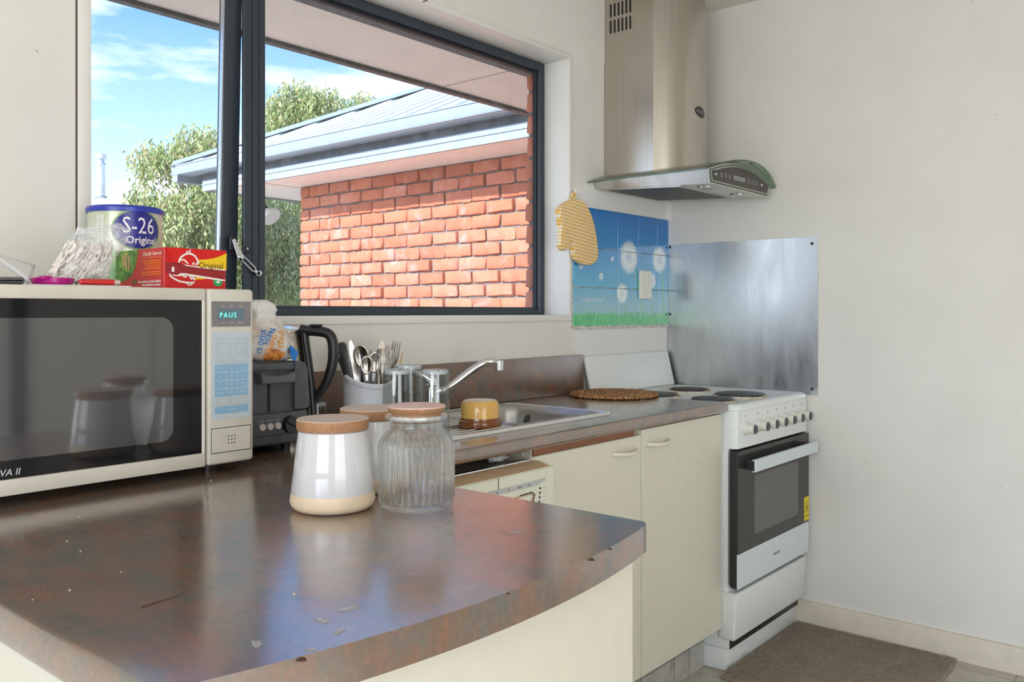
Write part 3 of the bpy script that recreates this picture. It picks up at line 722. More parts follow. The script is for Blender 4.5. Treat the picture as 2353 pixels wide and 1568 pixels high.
def cabinet(label, x0, x1, ztop, hx0, hx1, hz, body_side):
    t = thing('base_cabinet', label, 'cabinet', ((x0 + x1) / 2, 1.6, .14), group='cream base cabinets under the sink worktop')
    c = MB(); c.box((x0, DY + .019, .145), (x0 + .016, 1.86, .8655)); c.box((x1 - .016, DY + .019, .145), (x1, 1.86, .8655)); c.box((x0 + .016, DY + .03, .145), (x1 - .016, 1.86, .161)); c.box((x0 + .016, 1.85, .161), (x1 - .016, 1.86, .66))
    c.build('carcass', M_CREAM, t)
    box('front_rail', (x0 + .0165, DY + .012, .838), (x1 - .0165, DY + .03, .8655), M_RAIL, t)
    d = box('door', (x0 + .0015, DY, .146), (x1 - .0015, DY + .017, ztop), M_CREAM, t, .0012, 1)
    bow_handle(d, hx0, hx1, hz)
    return t
cabinet('cream cupboard next to the dishwasher, handle at its upper right', 1.645, 2.1445, .845, 1.995, 2.112, .808, True)
cabinet('cream cupboard beside the cooker, handle at its upper left', 2.1455, 2.650, .860, 2.172, 2.295, .815, False)
kb = tag(box('kickboard', (1.645, 1.385, .0005), (2.650, 1.400, .1445), M_KICK, base=(2.1, 1.39, 0)), 'grey marbled vinyl kickboard under the cream cupboards', 'kickboard')
for x in (1.95, 2.25, 2.45, 2.55): box('vinyl_joint', (x, 1.3845, .001), (x + .0015, 1.3851, .144), M_DARK, kb)
box('vinyl_joint', (1.646, 1.3845, .088), (2.649, 1.3851, .0893), M_DARK, kb)

# ------------------------------------------------------------------ dishwasher
def dishwasher():
    t = thing('dishwasher', 'cream built in dishwasher with rounded control panel below the sink', 'dishwasher', (1.36, 1.6, 0))
    top = plain('dishwasher_top', (.42, .33, .27), .32, var=.12, scale=14)
    box('body', (1.072, 1.336, .02), (1.640, 1.84, .831), top, t)
    box('door_trim', (1.075, 1.3212, .822), (1.652, 1.3275, .8405), M_CHROME, t, .002); box('seal', (1.073, 1.3275, .820), (1.643, 1.3355, .8395), M_BLACK, t)
    tan = plain('dishwasher_tan', (.52, .36, .22), .5, var=.04)
    dp = plain('dishwasher_cream', (.74, .74, .61), .36, var=.02)
    m = MB(); m.prism([(1.070, 1.270, .06), (1.070, 1.270, .8235), (1.070, 1.2745, .8265), (1.070, 1.320, .8365), (1.070, 1.320, .06)], (.598, 0, 0)); m.bm.edges.ensure_lookup_table()
    e = [e for e in m.bm.edges if all(v.co.y < 1.272 for v in e.verts) and all(v.co.x > 1.66 for v in e.verts)]; m.bevel(e, .018, 4)
    door = m.build('door', dp, t)
    MB().prism([(1.071, 1.2752, .8272), (1.655, 1.2752, .8272), (1.655, 1.3195, .8369), (1.071, 1.3195, .8369)], (0, 0, .0006)).build('top_cap', tan, door)
    grey = plain('program_strip', (.46, .47, .46), .4)
    y = 1.2695
    MB().prism([(1.22, y, .790), (1.60, y, .790), (1.628, y, .797), (1.632, y, .803), (1.60, y, .802), (1.22, y, .800)], (0, -.0012, 0)).build('program_strip', grey, door)
    box('crack', (1.460, y - .0006, .802), (1.4612, y + .001, .826), M_DARK, door)
    tx = plain('dark_print', (.10, .10, .10), .6)
    for i, x in enumerate((1.455, 1.495, 1.535, 1.57)): text(('Eco', '50', 'Rinse', 'Dry')[i], .006, tx, door, frame_front(x, y - .0014, .796), 'lettering')
    for i in range(5):
        MB().cyl((1.612 - i * .001, y + .001, .781 - i * .0105), (1.612 - i * .001, y - .0008, .781 - i * .0105), .0028, seg=12).build('indicator', M_BLACKGLOSS, door)
        box('mark', (1.622, y - .0003, .7805 - i * .0105), (1.634, y + .001, .7815 - i * .0105), grey, door)
    # pocket handle: D shaped recess outline
    pts = [(1.39, y, .735), (1.40, y, .758), (1.45, y, .769), (1.53, y, .773), (1.575, y, .774), (1.585, y, .768), (1.578, y, .752), (1.56, y, .738), (1.54, y, .725)]
    MB().tube(pts, .0022, 8).build('handle_groove', tan, door)
    MB().tube([(p[0] + .006, p[1] - .0002, p[2] + .002) for p in pts[3:]], .0016, 8).build('handle_groove', M_DARK, door)
    for x in (1.455, 1.50): MB().tube([(x + .013 * math.cos(a), y - .0002, .742 + .013 * math.sin(a)) for a in [R(20 + 14 * i) for i in range(11)]], .0014, 6).build('dial_ring', tan, door)
    # side gable at the right of the gap with screw caps
    g = box('gable', (1.6415, 1.322, .10), (1.6445, 1.84, .8655), M_CREAM, t)
    for z in (.860, .8485): MB().cyl((1.6415, 1.350, z), (1.6395, 1.350, z), .0052, .004, 14).build('screw_cap', M_CREAM, t)
    return t
dishwasher()
def crumple(name, label, cat, c, r, mat, seed, squash=(1, 1, 1), n=3):
    rnd = random.Random(seed); m = MB(); bmesh.ops.create_icosphere(m.bm, subdivisions=n, radius=1)
    for v in m.bm.verts:
        d = v.co.normalized(); k = 1 + .28 * math.sin(5 * d.x + seed) * math.sin(6 * d.y) + .22 * math.sin(9 * d.z + 4 * d.x) + rnd.uniform(-.12, .12)
        v.co = Vector(c) + Vector((d.x * r * k * squash[0], d.y * r * k * squash[1], d.z * r * k * squash[2]))
    return tag(m.build(name, mat, base=c, smooth=False), label, cat)
crumple('crumpled_wrapper', 'crumpled white plastic stuffed in the gap above the dishwasher', 'plastic', (1.578, 1.378, .8475), .030, plain('white_wrap', (.75, .78, .76), .3, var=.05), 4, (1, .6, .38))

# ================================================================== COOKER
def cooker():
    X0, X1 = 2.660, 3.257
    t = thing('cooker', 'white freestanding electric cooker in the corner by the right wall', 'cooker', ((X0 + X1) / 2, 1.55, 0))
    box('body', (X0, 1.300, .075), (X1, 1.83, .872), M_WHITE, t, .004)
    box('inner_front', (X0 + .012, 1.288, .285), (X1 - .004, 1.300, .742), M_BLACK, t)
    pl = box('plinth', (X0 - .002, 1.312, .001), (X1 - .003, 1.80, .0745), M_WHITE, t, .003)
    MB().cyl((X0 - .002, 1.40, .045), (X0 - .010, 1.40, .045), .010, seg=14).build('side_bolt', M_ZINC, t)
    # hob: raised rim, recessed pan
    m = MB(); z0, z1 = .8725, .893
    ring = lambda x0, x1, y0, y1, zz, r: [Vector(((x0 + x1) / 2 + a, (y0 + y1) / 2 + b, zz)) for a, b in rrect(x1 - x0, y1 - y0, r, 6)]
    hx0, hx1, hy0, hy1 = X0 - .004, X1 + .002, 1.262, 1.83
    Q = [[m.v(p) for p in q] for q in (ring(hx0, hx1, hy0, hy1, z0, .03), ring(hx0, hx1, hy0, hy1, z0 + .012, .03), ring(hx0 + .008, hx1 - .008, hy0 + .010, hy1 - .006, z1, .028), ring(hx0 + .022, hx1 - .022, hy0 + .032, hy1 - .02, z1 - .002, .02), ring(hx0 + .034, hx1 - .034, hy0 + .046, hy1 - .03, z1 - .010, .02))]
    for Aq, Bq in zip(Q[:-1], Q[1:]):
        for i in range(len(Aq)): j = (i + 1) % len(Aq); m.f([Aq[i], Aq[j], Bq[j], Bq[i]])
    m.f(Q[0][::-1]); m.f(Q[-1]); hob = m.build('hob', M_WHITE, t, angle=60)
    iron = plain('hotplate_iron', (.035, .030, .030), .38, var=.3, scale=50); rusty = Mt('rusty_ring').set(Roughness=.6)
    n = rusty.noise(rusty.coords(scale=(1, 1, 1)), 60, 5, .65); rusty.color(rusty.ramp(n, ((.40, (.70, .68, .58)), (.58, (.60, .48, .33)), (.68, (.25, .11, .05))))); rusty = rusty.m
    for x, y, r in ((3.030, 1.432, .092), (2.800, 1.427, .074), (3.086, 1.675, .076), (2.815, 1.675, .090)):
        zz = z1 - .010
        h = MB().lathe([(0, zz + .013), (r * .24, zz + .013), (r * .27, zz + .0115), (r * .9, zz + .0135), (r * .97, zz + .0125), (r, zz + .008), (r, zz + .004)], (x, y, 0), 48).build('hotplate', iron, t)
        MB().lathe([(r + .001, zz + .006), (r + .008, zz + .0065), (r + .010, zz)], (x, y, 0), 48).build('hotplate_ring', rusty, h)
    # control panel
    m = MB(); m.prism([(X0 - .002, 1.315, .745)] + [(X0 - .002 + .016 * (1 - math.cos(a)), 1.268 + .030 * (1 - math.sin(a)), .745) for a in [R(90 * i / 6) for i in range(7)]] + [(X1, 1.268, .745), (X1, 1.315, .745)], (0, 0, .1265))
    cp = m.build('control_panel', M_WHITE, t)
    knobw = plain('knob_white', (.72, .71, .64), .35, var=.03); knobc = plain('knob_cap', (.055, .060, .070), .4, var=.1)
    tx = plain('grey_print', (.28, .30, .30), .6)
    for i, x in enumerate((2.722, 2.822, 2.900, 2.978, 3.055, 3.131, 3.205)):
        zc = .8085; yb = 1.268
        m = MB()
        prof = [(.0225, 0), (.0225, .006), (.0205, .009), (.0175, .010), (.0168, .0345), (.0160, .036)]
        rings = []
        for r, d in prof: rings.append([m.v((x + r * math.cos(2 * math.pi * k / 28) * (1 if d < .01 else 1 + .012 * (k % 2)), yb - d, zc + r * math.sin(2 * math.pi * k / 28))) for k in range(28)])
        for Aq, Bq in zip(rings[:-1], rings[1:]):
            for k in range(28): m.f([Aq[k], Aq[(k + 1) % 28], Bq[(k + 1) % 28], Bq[k]])
        m.f(rings[-1]); kn = m.build('knob', knobw, t)
        MB().cyl((x, yb - .0355, zc), (x, yb - .0385, zc), .0160, .0150, 28).build('knob_cap', knobc, kn)
        box('pointer', (x - .0007, yb - .0389, zc + .009), (x + .0007, yb - .0384, zc + .014), knobw, kn)
        mk = MB()
        for lo, hi in (((-.0035, .0035), (.0035, .0042)), ((-.0035, -.0042), (.0035, -.0035)), ((-.0042, -.0042), (-.0035, .0042)), ((.0035, -.0042), (.0042, .0042)), ((-.0018, -.0012), (.0018, .0012))):
            mk.box((x + lo[0], yb - .0005, zc + .042 + lo[1]), (x + hi[0], yb + .001, zc + .042 + hi[1]))
        mk.build('symbol', tx, cp)
    # oven door
    glass = plain('oven_glass', (.045, .042, .040), .13, var=.05, Specular_IOR_Level=.3); win_ = Mt('oven_window').set(Roughness=.2)
    ck = win_.n('ShaderNodeTexChecker'); ck.inputs['Scale'].default_value = 420; win_.L.new(win_.coords(), ck.inputs[0]); win_.color(win_.mix(ck.outputs[1], (.085, .080, .074), (.15, .142, .130))); win_ = win_.m
    Y = 1.262; dx0, dx1 = X0 - .012, X1
    od = box('oven_door', (dx0, Y + .002, .286), (dx1, 1.287, .738), M_BLACK, t, .002, 1)
    box('door_glass', (dx0, Y - .003, .402), (dx1, Y + .002, .738), glass, od, .001, 1)
    box('door_lower_panel', (dx0, Y - .003, .286), (dx1, Y + .002, .400), plain('door_white_glass', (.68, .76, .79), .18, var=.01), od, .001, 1)
    box('door_window', (dx0 + .125, Y - .0036, .445), (dx1 - .105, Y - .0028, .645), win_, od)
    text('Aveston', .021, plain('logo_grey', (.22, .26, .28), .4), od, frame_front(2.955, Y - .0034, .344), 'logo', shear=.25, sx=.8)
    # handle: flat white bar on two black brackets
    hb = MB(); pr = [(dx0 + .028, Y - .040), (dx0 + .028, Y - .046), (dx1 - .016, Y - .046), (dx1 - .016, Y - .040)]
    hb.box((dx0 + .035, Y - .048, .672), (dx1 - .022, Y - .043, .712), .0015, 1); hb.box((dx0 + .035, Y - .043, .709), (dx1 - .022, Y - .036, .712)); hb.box((dx0 + .035, Y - .043, .672), (dx1 - .022, Y - .036, .675))
    h = hb.build('handle', plain('handle_white', (.66, .74, .76), .22, var=.01), od)
    for x in (dx0 + .040, dx1 - .062): box('handle_bracket', (x, Y - .042, .678), (x + .035, Y - .003, .706), M_BLACK, h, .002, 1)
    # warning sticker
    st = box('warning_sticker', (dx1 - .047, Y - .0042, .408), (dx1 - .002, Y - .0030, .497), plain('sticker_yellow', (.78, .62, .01), .5, var=.02), od)
    cx, cz = dx1 - .0245, .462
    tri = [(cx - .015, cz - .019), (cx + .015, cz - .019), (cx, cz + .020)]; ink = plain('sticker_ink', (.12, .10, .02), .6)
    tm = MB()
    for i in range(3):
        a, b = Vector((*tri[i],)), Vector((*tri[(i + 1) % 3],)); d = (b - a).normalized(); n = Vector((-d.y, d.x)) * .001
        tm.prism([(a.x + n.x, Y - .0042, a.y + n.y), (b.x + n.x, Y - .0042, b.y + n.y), (b.x - n.x, Y - .0042, b.y - n.y), (a.x - n.x, Y - .0042, a.y - n.y)], (0, -.0003, 0))
    for k in (-.005, 0, .005): tm.tube([(cx + k + .0012 * math.sin(q * 2), Y - .0044, cz - .013 + q * .0022) for q in range(7)], .0006, 4)
    tm.build('warning_triangle', ink, st); text('HOT SURFACE', .0062, ink, st, frame_front(cx, Y - .0044, .424), 'lettering')
    # storage drawer, pulled slightly out at the top
    dm = MB(); yt, yb = 1.266, 1.276
    dm.prism([(X0 - .010, yt, .268), (X0 - .010, 1.335, .268), (X0 - .006, 1.335, .108), (X0 - .006, yb, .108)], (X1 - X0 + .004, 0, 0)); e = [e for e in dm.bm.edges]
    dm.bevel(e, .007, 3); dm.build('drawer', M_WHITE, t)
    box('drawer_gap', (X0 + .01, 1.298, .0748), (X1 - .01, 1.33, .107), M_BLACK, t)
    # splash guard at the back: leaning white panel with rounded corners
    g = MB(); w_, h_ = 3.252 - 2.642, .142; cxm = (3.252 + 2.642) / 2
    pts = []
    for a, b in rrect(w_, h_, .012, 5):
        k = (b + h_ / 2) / h_; pts.append((cxm + a, 1.832 + .036 * k, .892 + h_ * k))
    g.prism(pts, (0, .012, -.003), .003, 2); g.build('splash_guard', M_WHITE, t)
cooker()
# steel splashback on the right wall
def splashback():
    t = thing('steel_splashback', 'scratched steel sheet screwed to the right wall behind the cooker', 'splashback', (WR, 1.55, .881))
    mt = Mt('splash_steel').set(Metallic=1)
    v = mt.coords('World', (1, 1, .25)); n = mt.noise(v, 14, 7, .65, .8); s = mt.noise(mt.coords('World', (1, 1, .06)), 160, 3)
    mt.color(mt.ramp(n, ((.3, (.50, .515, .52)), (.7, (.66, .68, .695)))))
    mt.rough(mt.ramp(n, ((.25, .22), (.5, .32), (.75, .42)))); mt.bump(s, .08, .0006)
    rnd = random.Random(2); pts = []
    x = WR - .0005
    for i in range(13): y = 1.229 + (1.8845 - 1.229) * i / 12; pts.append((x, y, .881))
    for i in range(41): y = 1.8845 - (1.8845 - 1.229) * i / 40; pts.append((x, y, 1.4875 + (rnd.uniform(-.0035, .002) if i < 22 else 0)))
    MB().prism(pts, (-.0025, 0, 0)).build('sheet', mt.m, t, smooth=False)
    for y, z in ((1.252, 1.462), (1.868, 1.478), (1.868, 1.19), (1.252, .905)):
        MB().cyl((x - .0024, y, z), (x - .0052, y, z), .0062, .0045, 14).build('screw', plain('screw_dark', (.06, .06, .055), .5, metal=.6), t)
splashback()

# ================================================================== TILES, SWITCH, MITT
def tile_print():
    t = Mt('tile_print').set(Roughness=.14); t.b.inputs['Coat Weight'].default_value = .4
    g = t.n('ShaderNodeNewGeometry'); sep = t.n('ShaderNodeSeparateXYZ'); t.L.new(g.outputs['Position'], sep.inputs[0]); X, Z = sep.outputs[0], sep.outputs[2]
    u = t.math('DIVIDE', t.math('SUBTRACT', Z, 1.143), .452)
    col = t.ramp(u, ((.0, (.30, .52, .58)), (.18, (.22, .46, .57)), (.36, (.03, .36, .60)), (.6, (.0, .27, .62)), (1, (.0, .17, .56))))
    v = t.coords('World'); fz = t.noise(v, 120, 4, .7)
    wht = (.78, .84, .84)
    def head(px, py, r, soft=.35, k=1.0):
        nonlocal col
        c = aty(px, py, WB - .008); dx = t.math('SUBTRACT', X, c.x); dz = t.math('SUBTRACT', Z, c.z)
        d = t.math('DIVIDE', t.math('SQRT', t.math('ADD', t.math('MULTIPLY', dx, dx), t.math('MULTIPLY', dz, dz))), r)
        d = t.math('ADD', d, t.math('MULTIPLY', t.math('SUBTRACT', fz, .5), 1.0))
        f = t.ramp(d, ((.12, .55 * k), (.45, .92 * k), (.75, .80 * k), (1.0, 0)))
        col = t.mix(f, col, wht)
    def stem(x0, y0, x1, y1, w_):
        nonlocal col
        a, b = aty(x0, y0, WB - .008), aty(x1, y1, WB - .008)
        s = (a.x - b.x) / (a.z - b.z); xc = t.math('MULTIPLY_ADD', t.math('SUBTRACT', Z, b.z), s, b.x)
        f = t.math('MULTIPLY', t.math('LESS_THAN', t.math('ABSOLUTE', t.math('SUBTRACT', X, xc)), w_), t.math('LESS_THAN', Z, a.z))
        col = t.mix(f, col, (.09, .50, .06))
    stem(1459, 622, 1477, 716, .0034); stem(1521, 626, 1526, 716, .0034); stem(1433, 695, 1435, 716, .0022); stem(1495, 655, 1498, 716, .0026)
    head(1445, 591, .070); head(1515, 598, .060); head(1429.6, 674.5, .042); head(1497, 646, .036)
    head(1407, 595, .011, k=.9); head(1381, 636, .016, k=.8); head(1335, 610, .016, k=.6)
    gn = t.noise(t.coords('World', (14, 1, 1.1), (0, R(8), 0)), 16, 4, .7)
    gh = t.math('MULTIPLY_ADD', gn, .11, 1.146)
    gcol = t.ramp(t.noise(t.coords('World', (12, 1, 1.5), (0, R(-14), 0)), 22, 4, .7), ((.3, (.0, .22, .05)), (.5, (.0, .46, .12)), (.72, (.22, .66, .26))))
    f = t.ramp(t.math('SUBTRACT', gh, Z), ((0.0, 0), (.012, 1)))
    col = t.mix(f, col, gcol); t.color(col); return t.m
def tiles():
    t = thing('tiled_panel', 'blue picture tiles with dandelions and grass beside the window', 'tile panel', (2.93, WB, 1.143))
    mt = tile_print()
    xs = (2.5785, 2.7216, 2.8740, 3.0276, 3.1803, 3.2735); zs = (1.143, 1.2920, 1.4406, 1.5953); g = .0016
    grout = Mt('grout').set(Roughness=.8); n = grout.noise(grout.coords(), 90, 4, .7); grout.color(grout.ramp(n, ((.4, (.25, .20, .16)), (.6, (.80, .79, .76)))))
    box('grout_bed', (2.578, WB - .0052, 1.1425), (3.2738, WB - .0002, 1.5945), grout.m, t)
    for i in range(5):
        for j in range(3): box('tile', (xs[i] + g, WB - .0085, zs[j] + g), (xs[i + 1] - g, WB - .003, zs[j + 1] - g), mt, t, .0012, 1)
    p0 = aty(1334, 689, WB - .0088); p1 = aty(1391, 692, WB - .0088)
    text('A bright blue sky™', .0235, plain('tile_script', (.62, .76, .80), .3), t, frame_front((p0.x + p1.x) / 2, WB - .0087, p0.z), 'lettering', shear=.1, sx=.86)
    # grout smear and paint strip along the bottom edge
    m = MB(); rnd = random.Random(5); top, bot = [], []
    for i in range(60):
        x = 2.579 + (3.273 - 2.579) * i / 59; top.append((x, WB - .0095, 1.147 + rnd.uniform(-.003, .002))); bot.append((x, WB - .0095, 1.138 + rnd.uniform(-.003, .002)))
    m.prism(top + bot[::-1], (0, .008, 0)); m.build('sealant_strip', plain('sealant', (.62, .60, .55), .7, var=.2, scale=60), t, smooth=False)
tiles()
def switch():
    a, b = aty(1468.5, 621, WB - .012), aty(1495.5, 688, WB - .012)
    t = thing('light_switch', 'slim white switch plate mounted on the blue tiles', 'switch', ((a.x + b.x) / 2, WB, (a.z + b.z) / 2))
    mt = plain('switch_plastic', (.80, .79, .74), .35, var=.01)
    box('plate', (a.x, WB - .018, b.z), (b.x, WB - .0086, a.z), mt, t, .004, 3)
    cx, cz = (a.x + b.x) / 2 + .008, (a.z + b.z) / 2 - .002
    box('surround', (cx - .012, WB - .0186, cz - .017), (cx + .012, WB - .0178, cz + .017), M_TRIM, t, .0003, 1); box('rocker', (cx - .008, WB - .0205, cz - .012), (cx + .008, WB - .0184, cz + .012), mt, t, .0015, 2)
switch()
def mitt():
    zp = [(40, 285), (75, 247), (135, 222), (185, 228), (220, 268), (250, 340), (272, 430), (285, 520), (288, 570), (283, 605), (255, 638), (205, 643), (165, 622), (142, 588), (131, 540), (119, 492), (101, 530), (80, 550), (57, 542), (47, 510), (52, 450), (50, 400), (45, 340)]
    Yp = WB - .010
    pts = [aty(1260 + .357 * x, 380 + .357 * y, Yp) for x, y in zp]
    # smooth outline
    out = []
    n = len(pts)
    for i in range(n):
        p0, p1, p2, p3 = pts[i - 1], pts[i], pts[(i + 1) % n], pts[(i + 2) % n]
        for s in range(3):
            u = s / 3; out.append(.5 * ((2 * p1) + (p2 - p0) * u + (2 * p0 - 5 * p1 + 4 * p2 - p3) * u * u + (3 * p1 - p0 - 3 * p2 + p3) * u ** 3))
    hook = aty(1314, 440, WB - .012)
    t = thing('oven_mitt', 'yellow and white gingham oven mitt hanging at the window corner', 'oven mitt', (hook.x, WB - .02, hook.z - .2))
    g = Mt('gingham_cotton').set(Roughness=.9)
    sp = g.n('ShaderNodeSeparateXYZ'); g.L.new(g.coords('Object', (1, 1, 1), (0, R(-6), 0)), sp.inputs[0])
    wv = lambda o: g.math('GREATER_THAN', g.math('FRACT', g.math('MULTIPLY', o, 80)), .5)
    f = g.math('MULTIPLY', g.math('ADD', wv(sp.outputs[0]), wv(sp.outputs[2])), .5)
    g.color(g.ramp(f, ((0, (.84, .80, .72)), (.5, (.83, .58, .24)), (1, (.78, .40, .05))), 'LINEAR')); g.bump(g.noise(g.coords(), 25, 3), .4, .006)
    m = MB(); m.prism(out, (0, -.026, 0)); fb = [e for f_ in m.bm.faces if len(f_.verts) > 6 for e in f_.edges]; m.bevel(fb, .0105, 4)
    m.build('mitt_body', g.m, t, angle=60)
    a = aty(1312, 462, WB - .022)
    MB().tube([a + Vector((-.010, 0, -.004)), hook + Vector((-.010, -.008, -.012)), hook + Vector((0, -.010, -.002)), hook + Vector((.008, -.008, -.014)), a + Vector((.012, 0, -.004))], .0042, 8, flat=((0, 1, 0), 1.5)).build('loop', g.m, t)
    # quilting seam along the cuff
    c0, c1 = aty(1274, 484, Yp - .0262), aty(1308, 462, Yp - .0262)
    h = tag(MB().tube([(hook.x + .006, WB - .0005, hook.z + .004), (hook.x + .006, WB - .024, hook.z + .002), (hook.x + .002, WB - .030, hook.z - .006), (hook.x - .001, WB - .026, hook.z + .010)], .0016, 8).build('cup_hook', M_ZINC, base=(hook.x, WB - .01, hook.z)), 'small steel hook carrying the oven mitt', 'hook')
mitt()
nl = aty(968, 6, WB); tag(MB().cyl((nl.x, WB - .0002, nl.z), (nl.x + .004, WB - .022, nl.z + .004), .0016, .0022, 10).build('wall_nail', plain('rusty_nail', (.16, .10, .06), .7), base=(nl.x, WB, nl.z)), 'bare nail in the wall above the window', 'nail')

# ================================================================== RANGE HOOD
def hood():
    t = thing('range_hood', 'steel chimney range hood with curved glass canopy above the cooker', 'range hood', (2.972, 1.65, 1.64))
    xc, hw = 2.972, .295
    zg = lambda x: 1.692 + .056 * (1 - ((x - xc) / hw) ** 2)
    # glass canopy: arched sheet, slightly bowed front edge
    m = MB(); nx, ny = 28, 10; top, bot = [], []
    for i in range(nx + 1):
        x = xc - hw + 2 * hw * i / nx; yf = 1.352 + .040 * ((x - xc) / hw) ** 2
        top.append([m.v((x, yf + (WB - .002 - yf) * j / ny, zg(x))) for j in range(ny + 1)]); bot.append([m.v((x, yf + (WB - .002 - yf) * j / ny, zg(x) - .006)) for j in range(ny + 1)])
    for i in range(nx):
        for j in range(ny): m.f([top[i][j], top[i + 1][j], top[i + 1][j + 1], top[i][j + 1]]); m.f([bot[i][j], bot[i][j + 1], bot[i + 1][j + 1], bot[i + 1][j]])
        m.f([top[i][0], bot[i][0], bot[i + 1][0], top[i + 1][0]]); m.f([top[i][ny], top[i + 1][ny], bot[i + 1][ny], bot[i][ny]])
    for j in range(ny): m.f([top[0][j], top[0][j + 1], bot[0][j + 1], bot[0][j]]); m.f([top[nx][j], bot[nx][j], bot[nx][j + 1], top[nx][j + 1]])
    m.build('glass_canopy', thin_glass('green_glass', (.62, .72, .64), 1.5), t)
    # body under the glass
    yF, zb0, zb1 = 1.402, 1.645, 1.670
    xs0, xs1 = 2.720, 3.205
    def secf(y, zb):
        s = [(xs0 + .012, y, zb), (xs0, y, zg(xs0) - .007)]
        s += [(xs0 + (xs1 + .018 - xs0) * i / 12, y, zg(xs0 + (xs1 + .018 - xs0) * i / 12) - .007) for i in range(1, 13)]
        s += [(xs1 - .018, y, zb)]
        return s
    m = MB(); A_ = [m.v(p) for p in secf(yF, zb0)]; B_ = [m.v(p) for p in secf(WB - .004, zb1)]; n = len(A_)
    m.f(A_); m.f(B_[::-1])
    for i in range(n): j = (i + 1) % n; m.f([A_[i], B_[i], B_[j], A_[j]])
    body = m.build('body', M_STEEL, t)
    # grease filter and underside
    zl = lambda y: zb0 + (zb1 - zb0) * (y - yF) / (WB - .004 - yF)
    def under(x0, x1, y0, y1, d, mat, name, par=None): return MB().prism([(x0, y0, zl(y0) - d), (x1, y0, zl(y0) - d), (x1, y1, zl(y1) - d), (x0, y1, zl(y1) - d)], (0, 0, d + .0005)).build(name, mat, par or t)
    fl = under(2.755, 3.165, 1.53, 1.865, .003, M_STEEL, 'filter_frame')
    fm_ = Mt('filter_mesh').set(Metallic=.7, Roughness=.55); ck = fm_.n('ShaderNodeTexChecker'); ck.inputs['Scale'].default_value = 300; fm_.L.new(fm_.coords(), ck.inputs[0]); fm_.color(fm_.mix(ck.outputs[1], (.10, .085, .07), (.26, .22, .18)))
    under(2.770, 3.150, 1.545, 1.850, .0045, fm_.m, 'filter_mesh', fl)
    for x in (2.83, 3.09):
        l = MB().lathe([(0, -.003), (.022, -.003), (.026, -.0045), (.034, -.004), (.035, 0)], (x, 1.466, zl(1.466)), 24).build('lamp', M_STEEL, t)
    # front control panel: steel surround, dark glass inside
    yp = yF - .004
    def panel(ins, x0, x1, zb, y, k=12):
        p = [(x0 + .013 + ins * .6, y, zb + ins)]; p += [(x0 + ins, y, zg(x0) - .008 - ins * .5)]
        p += [(x0 + ins + (x1 - x0 - 2 * ins) * i / k, y, zg(x0 + (x1 - x0) * i / k) - .008 - ins) for i in range(1, k)]
        p += [(x1 - ins, y, zg(x1) - .008 - ins * .5), (x1 - .030 - ins * .6, y, zb + ins)]
        return p
    sr = MB().prism(panel(0, 2.712, 3.226, 1.6435, yp), (0, .004, 0)).build('panel_surround', metal('panel_steel', (.55, .58, .52), .3, (.02, 1, 1)), t, smooth=False)
    MB().prism(panel(.006, 2.712, 3.226, 1.6435, yp - .0012), (0, .0012, 0)).build('panel_inner_trim', M_BLACKGLOSS, sr, smooth=False)
    MB().prism(panel(.009, 2.712, 3.226, 1.6435, yp - .003), (0, .002, 0)).build('panel_step', metal('panel_step_steel', (.5, .52, .47), .35, (.02, 1, 1)), sr, smooth=False)
    cp = MB().prism(panel(.014, 2.718, 3.220, 1.6435, yp - .0045), (0, .002, 0)).build('control_panel', plain('panel_dark', (.050, .042, .040), .3, var=.05), t, smooth=False)
    yy = yp - .0046; zc = 1.684
    pk = lambda px, py: aty(px, py, yy)
    wr = plain('panel_print', (.45, .44, .42), .5)
    for px, py in ((1645, 400.5), (1750, 425.5)):
        p = pk(px, py); MB().lathe([(0, 0), (.0048, 0)], (0, 0, 0), 12) if False else None
        MB().cyl((p.x, yy + .001, p.z), (p.x, yy - .003, p.z), .0052, .0038, 16).build('panel_screw', M_CHROME, cp)
    for px, py in ((1658, 402), (1667.5, 404), (1676.5, 406.5), (1721, 417), (1729, 419), (1737.5, 421.5)):
        p = pk(px, py); MB().tube([(p.x + .0065 * math.cos(a), yy - .0003, p.z + .0085 * math.sin(a)) for a in [2 * math.pi * i / 20 for i in range(21)]], .0007, 5, cap=False).build('button', wr, cp)
    a, b = pk(1686, 403.5), pk(1712, 419.5); MB().box((a.x, yy - .0004, b.z), (b.x, yy + .001, a.z)).build('display_frame', wr, cp)
    MB().box((a.x + .002, yy - .0008, b.z + .002), (b.x - .002, yy, a.z - .002)).build('display', plain('display_grey', (.22, .24, .24), .25), cp)
    # chimney: two telescoped sleeves with bowed front
    def sleeve(g_, z0, z1, mat, name):
        x0, x1, yl = 2.794 + g_, 3.150 - g_, 1.666 + g_
        c = (x1 - x0) / 2; s_ = .100; Rr = (c * c + s_ * s_) / (2 * s_); cy = yl - s_ + Rr; xm = (x0 + x1) / 2; a0 = math.asin(c / Rr)
        p = [(x1, WB - .003), (x0, WB - .003), (x0, yl)]; p += [(xm + Rr * math.sin(-a0 + 2 * a0 * i / 28), cy - Rr * math.cos(-a0 + 2 * a0 * i / 28)) for i in range(1, 28)]; p += [(x1, yl)]
        return MB().prism([(a, b, z0) for a, b in p], (0, 0, z1 - z0)).build(name, mat, t, angle=25), (xm, cy, Rr)
    lowr, geo = sleeve(0, 1.700, 2.163, M_CHIM, 'lower_chimney'); upr, _ = sleeve(.0045, 2.163, CEIL - .001, M_CHIM, 'upper_chimney')
    slot = plain('vent_dark', (.012, .010, .009), .7)
